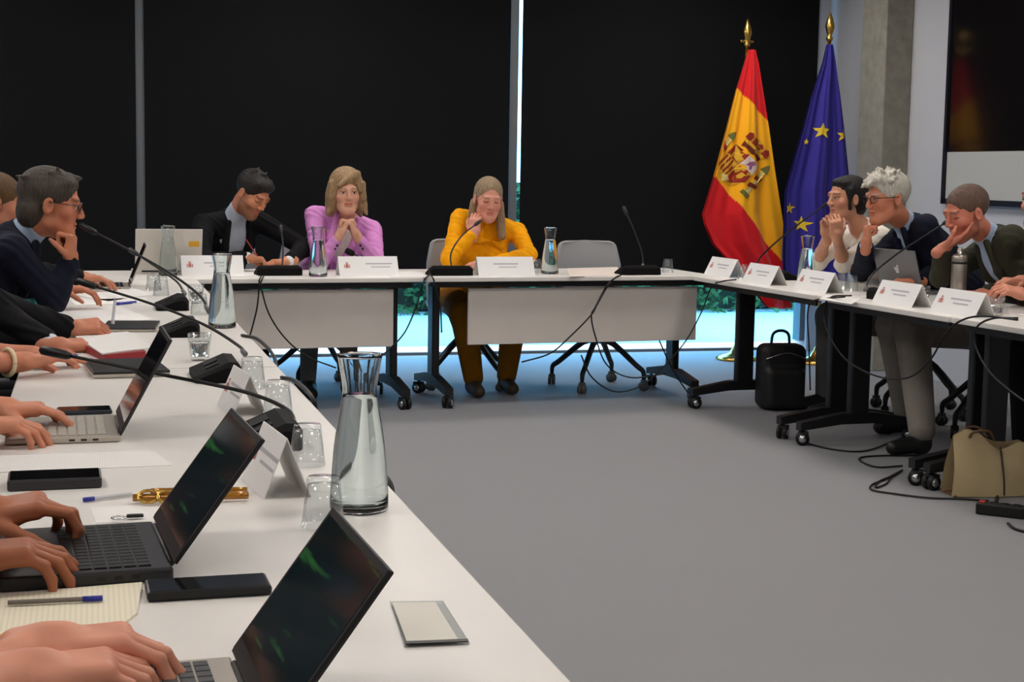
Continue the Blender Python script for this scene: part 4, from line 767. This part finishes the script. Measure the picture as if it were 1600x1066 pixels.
for lb, c, m in (('white sheet under the writing hand at left', [(75, 492), (180, 478), (240, 500), (110, 512)], M_PAPER), ('open white document beyond the writing hand', [(118, 462), (200, 450), (245, 460), (170, 472)], m_print), ('stack of white sheets before the speaker', [(110, 470), (225, 466), (232, 474), (118, 478)], M_PAPER),
    ('white paper at the far left under the pen of the man in dark suit', [(330, 424), (420, 420), (430, 430), (340, 434)], M_PAPER), ('white paper at the pink woman\'s left', [(600, 424), (652, 424), (668, 434), (612, 434)], m_print), ('cream papers before the empty grey chair', [(885, 420), (965, 418), (968, 431), (890, 433)], mat('peach paper', (226, 212, 200), .8)), ('white papers between the laptop and cards on the right', [(1290, 462), (1345, 468), (1330, 476), (1280, 468)], M_PAPER), ('white sheet at the right picture edge', [(1575, 482), (1640, 486), (1640, 498), (1578, 492)], M_PAPER)):
    tag(slab('paper_sheet', c, m, .003), lb, 'paper')
t = thing('open_booklet', 'open booklet with red pages beside the bracelet arm', 'booklet', PZ(175, 548, .74)); slab('left_page', [(120, 545), (190, 535), (228, 560), (165, 566)], mat('red print page', (150, 40, 44), .6), .022, .74, t); slab('right_page', [(118, 538), (200, 530), (238, 556), (160, 566)], m_print, .004, .74, t, .0225)
def pen(label, a, b_, m, r=.0034, zz=.745, cap=None):
    A, B = (PZ(*a, zz) if len(a) == 2 else np.array(a)), (PZ(*b_, zz) if len(b_) == 2 else np.array(b_)); t = thing('pen', label, 'pen', A, 0, 'pens and pencils'); d = N(B - A); L = np.linalg.norm(B - A)
    b = MB(); b.tube([(0, 0, 0), d * L * .9, d * L], [r, r, r, r, .001], 8, samples=4); obj('barrel', b, m, t)
    b = MB(); b.tube([d * -.002, d * L * .2], r * 1.2, 8); obj('cap', b, cap or m, t)
m_clear = mat('pale barrel', (198, 200, 205), .3); m_blue = mat('blue cap', (36, 44, 150), .35)
pen('ballpoint with blue cap by the thick dark phone', (132, 781), (206, 772), m_clear, cap=m_blue); pen('slim grey ballpoint on the cream notepad', (158, 935), (12, 942), mat('grey barrel', (120, 112, 104), .4), zz=.749, cap=m_blue); pen('yellow pencil on the cream notepad', (-30, 997), (66, 991), mat('yellow pencil', (222, 176, 30), .4), zz=.749)
pen('dark blue pen before the speaker', (182, 475), (212, 472), m_blue, .006, .746, m_blue); pen('blue pen beside the bracelet arm', (92, 559), (120, 556), m_blue, .006, .746, m_blue)
pen('red pen held by the writing man', PY(402, 400, 8.72), PY(384, 374, 8.76), mat('red barrel', (150, 40, 30), .4)); pen('white pen held by the hand with the white cuff', PY(176, 505, 5.28), PY(180, 468, 5.30), m_clear, .005)
# amber folded eyeglasses and a key clip
t = thing('eyeglasses', 'folded amber eyeglasses with gold hinge behind the thick black laptop', 'glasses', PZ(300, 778, .74)); m_amb = mat('amber frame', (168, 112, 24), .2, .35, coat=.5); g0 = PZ(300, 778, .74)
for a, b_, r in (((208, 778), (388, 774), .007), ((236, 768), (386, 766), .006)): b = MB(); b.tube([PZ(*a, .75) - g0, PZ((a[0] + b_[0]) / 2, (a[1] + b_[1]) / 2, .752) - g0, PZ(*b_, .75) - g0], r, 8, samples=5); obj('temple', b, m_amb, t)
for cx in (232, 262): c = PZ(cx, 776, .755) - g0; b = MB(); b.tube([c + np.array([.018 * math.cos(q), .012 * math.sin(q), .008 * math.sin(q)]) for q in np.linspace(0, 2 * PI, 17)], .003, 6, False); obj('rim', b, M_GOLD, t)
t = thing('key_clip', 'small metal key clip on the white sheet', 'clip', PZ(186, 812, .743)); b = MB(); b.tube([(.012 * math.cos(q), .012 * math.sin(q), .003) for q in np.linspace(0, 2 * PI, 15)], .0016, 6, False); obj('ring', b, M_CHROME, t); b = MB(); b.box((.026, .006, .004), (.028, .012, .005), bev=.002); obj('clasp', b, M_BLACK, t)

# ------------------------------------------------------------------ microphones
def mic(label, p, rz, stem, headr=.011, headl=.06, foam=False, sock=None):
    """base on the table at p; stem = list of world points from the socket to the capsule"""
    t = thing('conference_microphone', label, 'microphone', p, rz, 'gooseneck conference microphones'); p = np.array(p, float); Ri = rotz(-rz); lo_ = lambda q: Ri @ (np.array(q) - p)
    b = MB(); prof = [(-.065, 0), (-.065, .016), (-.045, .024), (.030, .056), (.055, .054), (.065, .040), (.065, 0)]
    V = []; n = len(prof)
    for x, k_ in ((-.125, .75), (-.105, 1), (.105, 1), (.125, .75)): V += [(x, a * (1 if k_ == 1 else .86), z * k_ if z else 0) for a, z in prof]
    F = [(k_ * n + i, k_ * n + (i + 1) % n, (k_ + 1) * n + (i + 1) % n, (k_ + 1) * n + i) for k_ in range(3) for i in range(n)] + [tuple(range(n - 1, -1, -1)), tuple(3 * n + i for i in range(n))]
    F = [f[::-1] for f in F]
    bs = obj('base', mesh_from('base', V, F), mat('matte black plastic', (11, 11, 12), .7, spec=.15), t)
    for bx, bw in ((-.04, .07), (.05, .03)): b = MB(); b.box((bx, -.012, .040), (bw, .04, .003), rotx(math.atan2(.032, .075))); obj('button', b, mat('dark grey buttons', (26, 27, 28), .6, spec=.2), bs)
    S = [lo_(q) for q in stem]; b = MB(); b.tube([S[0] - N(S[1] - S[0]) * .012, S[0] + N(S[1] - S[0]) * .03], .0085, 10); obj('socket', b, mat('grey socket', (110, 110, 112), .35, .5), t)
    b = MB(); b.tube(S, [.0052, .005, .0045, .0042], 8, samples=8); obj('gooseneck', b, M_RUBBER, t)
    d = N(S[-1] - S[-2]); b = MB(); hr_ = .02 if foam else headr; hl = .055 if foam else headl; b.tube([S[-1] - d * .004, S[-1] + d * .006, S[-1] + d * hl * .5, S[-1] + d * hl * .9, S[-1] + d * hl], [hr_ * .55, hr_ * .9, hr_, hr_ * .9, hr_ * .3], 12); obj('capsule', b, mat('foam', (12, 12, 12), .95, bump=.4, scale=500) if foam else M_PLASTIC, t)
def far_mic(lb, u, v, px, dy, foam=False): 
    p = PZ(u, v, .74); p = p + np.array([-.03 * FT, .06, 0]); y0 = p[1] - .03; n = len(px); mic(lb, p, PI + FT, [PY(a, b_, y0 + dy * i / (n - 1)) for i, (a, b_) in enumerate(px)], foam=foam)
far_mic('gooseneck microphone in front of the man writing', 437, 431, [(440, 424), (442, 400), (442, 380), (440, 364)], .16)
far_mic('gooseneck microphone curved towards the woman in mustard', 706, 431, [(706, 422), (705, 395), (722, 368), (742, 352)], .22)
far_mic('gooseneck microphone at the empty grey chair', 1002, 430, [(1005, 420), (1003, 395), (990, 358), (980, 336)], .12)
far_mic('foam-tipped microphone behind the name card of the woman in pink', 580, 427, [(582, 424), (580, 412), (566, 404), (552, 397)], .12, True)
def left_mic(lb, base, px, y0, y1, zs=None):
    n = len(px); mic(lb, PZ(*base, .74), -PI / 2, [PY(a, b_, y0 + (y1 - y0) * i / (n - 1)) for i, (a, b_) in enumerate(px)], .012, .075)
left_mic('long gooseneck microphone pointing at the grey-haired speaker', (280, 522), [(326, 486), (312, 462), (270, 430), (215, 398), (150, 364)], 5.72, 6.05)
left_mic('gooseneck microphone reaching over the writing hands', (336, 590), [(382, 552), (372, 540), (320, 508), (240, 476), (150, 448)], 4.65, 5.1)
left_mic('gooseneck microphone stretching low across the silver laptop', (416, 690), [(462, 668), (448, 640), (380, 612), (240, 583), (108, 556)], 3.42, 3.75)
left_mic('gooseneck microphone at the far end of the left table', (268, 482), [(288, 458), (276, 440), (245, 418), (215, 398)], 6.9, 7.3)
p = PZ(1372, 470, .74) + np.array([.07, .02, 0]); mic('gooseneck microphone reaching up to the man in the olive blazer', p, PI / 2, [PX(a, b_, p[0] - .05 + .10 * i) for i, (a, b_) in enumerate([(1352, 452), (1362, 430), (1400, 398), (1440, 372), (1474, 350)])], .012, .06)
p = PZ(1192, 436, .74) + np.array([.12, 0, 0]); mic('gooseneck microphone in front of the blue flag', p, PI / 2, [PX(a, b_, p[0] - .02 + .06 * i) for i, (a, b_) in enumerate([(1176, 424), (1190, 400), (1225, 368), (1262, 340), (1284, 324)])], .009, .05)
# steel flask
t = thing('steel_flask', 'brushed steel vacuum flask on the right table', 'flask', PZ(1496, 476, .74)); m_st = mat('brushed steel', (170, 164, 152), .3, .9, bump=.05, scale=200, stretch=(1, 1, .05))
b = MB(); b.lathe([(0, 0), (.034, 0), (.036, .004), (.036, .195), (.034, .20), (0, .20)], 28); obj('body', b, m_st, t); b = MB(); b.lathe([(0, .2), (.035, .2), (.036, .205), (.036, .228), (.03, .236), (.012, .238), (.012, .262), (.008, .27), (0, .27)], 28); obj('lid', b, m_st, t); b = MB(); b.lathe([(.0365, .192), (.0372, .194), (.0372, .200), (.0365, .202)], 28); obj('seal_ring', b, M_BLACK, t)

# ------------------------------------------------------------------ bags, power strip, cables
p = PZ(1221, 640, 0); t = thing('backpack', 'upright black backpack under the far right table corner', 'backpack', (p[0], p[1] + .03, 0), -.12); m_bag = mat('black nylon', (15, 15, 16), .6, bump=.15, scale=300)
S = SDF(); S.box((0, 0, .19), (.135, .085, .188), np.eye(3), .05, .02); S.box((0, -.085, .13), (.115, .04, .115), np.eye(3), .035, .02); V, Q = S.mesh(.009); obj('body', fastmesh('body', V, Q), m_bag, t)
b = MB(); b.tube([(-.055, .02, .36), (-.045, .02, .43), (0, .02, .45), (.045, .02, .43), (.055, .02, .36)], .009, 8, samples=5); obj('handle', b, m_bag, t)
for sx in (-1, 1): b = MB(); b.tube([(sx * .07, .07, .36), (sx * .09, .13, .26), (sx * .09, .12, .12), (sx * .08, .08, .03)], .014, 8, samples=5); obj('strap', b, m_bag, t)
b = MB(); b.tube([(-.12, -.10, .30), (0, -.115, .335), (.12, -.10, .30)], .003, 6, samples=6); obj('zip', b, M_CHROME, t)
p = PZ(1548, 774, 0); t = thing('tote_bag', 'slouching beige tote bag on the carpet under the right table', 'bag', (p[0], p[1] + .02, 0), -.10); m_tote = mat('beige canvas', (188, 168, 128), .85, bump=.2, scale=250, var=.06)
def tote_side(x0, x1, tops, sgn, nm, th=.055):
    n, m_ = 22, 14; V = []
    for j in range(m_ + 1):
        q = j / m_
        for i in range(n + 1):
            s = i / n; top = np.interp(s, np.linspace(0, 1, len(tops)), tops); x = x0 + (x1 - x0) * s; V.append((x * (1 - .10 * q), sgn * (th * (1 - q ** 1.5) * (.55 + .45 * math.sin(PI * s)) + .018 * math.sin(7 * s + 5 * q) * q + .02), .004 + top * q))
    F = [(a * (n + 1) + i, a * (n + 1) + i + 1, (a + 1) * (n + 1) + i + 1, (a + 1) * (n + 1) + i) for a in range(m_) for i in range(n)]
    return mesh_from(nm, V, F if sgn < 0 else [f[::-1] for f in F], True)
obj('front_panel', tote_side(-.19, .19, [.25, .28, .27, .22, .19, .20, .22, .21], -1, 'front_panel'), m_tote, t); obj('back_panel', tote_side(-.19, .19, [.25, .28, .27, .24, .22, .22, .23, .21], 1, 'back_panel'), m_tote, t)
b = MB(); b.box((0, 0, .005), (.36, .11, .008)); obj('bottom', b, mat('brown leather', (96, 70, 46), .6), t); b = MB(); b.tube([(.03, -.084, .012), (.03, -.074, .08), (.028, -.05, .16), (.028, -.03, .21)], .004, 6, samples=4); obj('seam_cord', b, mat('dark cord', (60, 48, 36), .7), t)
for sg in (-1, 1): b = MB(); b.tube([(-.11, sg * .025, .25), (-.10, sg * .04, .275), (-.04, sg * .05, .28), (.0, sg * .03, .24)], .006, 6, samples=6); obj('handle', b, mat('brown leather', (96, 70, 46), .6), t)
p = PZ(1564, 806, 0); t = thing('power_strip', 'black power strip with a red switch on the carpet', 'power strip', p, -.75); b = MB(); b.box((0, 0, .024), (.19, .058, .046), bev=.006); obj('housing', b, M_PLASTIC, t); b = MB(); b.box((-.075, .0, .0485), (.022, .03, .006), bev=.002); obj('switch', b, mat('red switch', (190, 40, 44), .4), t)
for k_ in range(3): b = MB(); b.lathe([(.018, 0), (.020, 0), (.020, .003), (.018, .003)], 16, (-.03 + .045 * k_, 0, .0465)); obj('socket', b, m_dkgrey, t)
def cable(label, pts, r=.0045, m=M_RUBBER):
    P = np.array(pts, float); c = P[0].copy(); b = MB(); b.tube(P - c, r, 6, samples=8); tag(obj('cable', b, m, None, c), label, 'cable', 'black cables')
fz = lambda L: [PZ(u, v, .006) for u, v in L]
def hang(L, Y): return [PY(u, v, Y) for u, v in L]
cable('black cable hanging from the left far microphone straight down', [PZ(408, 432, .748), PZ(405, 438, .748)] + hang([(405, 446), (402, 478), (396, 505), (389, 530)], 8.17))
cable('black cable sagging from the left far microphone to the carpet', [PZ(412, 432, .748), PZ(409, 438, .748)] + hang([(408, 448), (420, 490), (445, 528), (480, 557), (525, 575)], 8.17))
cable('black cable dropping between the two far tables', [PZ(670, 430, .748), PZ(664, 436, .748)] + hang([(660, 446), (650, 480), (632, 520), (606, 548), (590, 560)], 8.26))
cable('black cable looped over the edge beside the mustard woman', [PZ(668, 424, .748), PZ(676, 434, .748)] + hang([(680, 446), (688, 480), (690, 520)], 8.27))
cable('black cable drooping across the far panel from the empty seat microphone', [PZ(970, 430, .748), PZ(958, 437, .748)] + hang([(950, 446), (932, 478), (924, 492), (895, 522), (860, 552), (815, 566)], 8.27))
cable('black cable curling down to a floor loop by the empty chair', [PZ(966, 431, .748), PZ(956, 438, .748)] + hang([(947, 448), (930, 480), (924, 494), (930, 525), (948, 570), (985, 590), (1040, 584)], 8.28))
cable('black cable swinging from the right corner to the carpet loop', [PZ(1150, 437, .748), PZ(1128, 440, .748)] + hang([(1112, 448), (1095, 490), (1070, 535), (1035, 575), (1000, 604), (960, 612), (925, 590), (908, 555)], 8.24))
cable('black cable crossing behind the far right table leg', hang([(1030, 532), (1045, 565), (1065, 600), (1090, 632)], 8.45))
cable('black cable arching over the right table and sagging below it', [PX(a, b_, 3.47) for a, b_ in [(1330, 462), (1300, 464), (1288, 480), (1292, 515), (1320, 560), (1370, 588), (1420, 590), (1455, 560), (1475, 525), (1500, 502), (1535, 494), (1590, 500)]])
cable('black cable falling from the table at the right picture edge', [PX(a, b_, 3.52) for a, b_ in [(1590, 497), (1550, 498), (1526, 512), (1524, 540), (1545, 580), (1580, 612), (1620, 640)]])
cable('black cable hanging near the grey trousers on the right', [PX(a, b_, 3.46) for a, b_ in [(1320, 464), (1272, 470), (1262, 490), (1264, 540), (1266, 610)]])
cable('black floor cable curving past the right caster', fz([(1250, 690), (1300, 702), (1350, 705), (1395, 690), (1420, 680)]))
cable('black floor cable bent in a hairpin near the dark shoes', fz([(1440, 712), (1390, 712), (1350, 714), (1344, 720), (1370, 730), (1410, 728)]))
cable('black floor cable running along the tote to the power strip', fz([(1410, 735), (1385, 748), (1362, 758), (1364, 766), (1400, 772), (1450, 778), (1505, 780), (1545, 783)]))
cable('tangled black floor cable beside the casters', fz([(1400, 742), (1375, 752), (1368, 762), (1385, 756), (1392, 746), (1405, 738)]))
cable('black loop of cable behind the power strip', fz([(1556, 786), (1562, 772), (1590, 766), (1630, 780)]) , .006)
cable('black cable leaving the power strip to the right', fz([(1575, 818), (1590, 828), (1640, 838)]), .006)
cable('black cable over the left table edge beside the nearest carafe', [PZ(590, 738, .745), PZ(606, 750, .745), PY(612, 768, 2.78), PY(612, 800, 2.78)], .006)
cable('black cable arching off the left table near the third tumbler', [PZ(440, 590, .745), PZ(462, 596, .747), PZ(488, 622, .745), PY(494, 650, 3.9), PY(494, 690, 3.9)], .006)
cable('black cable arching off the left table near the far carafe', [PZ(378, 524, .745), PZ(402, 530, .747), PZ(425, 552, .745), PY(432, 575, 4.7), PY(433, 600, 4.7)], .006)
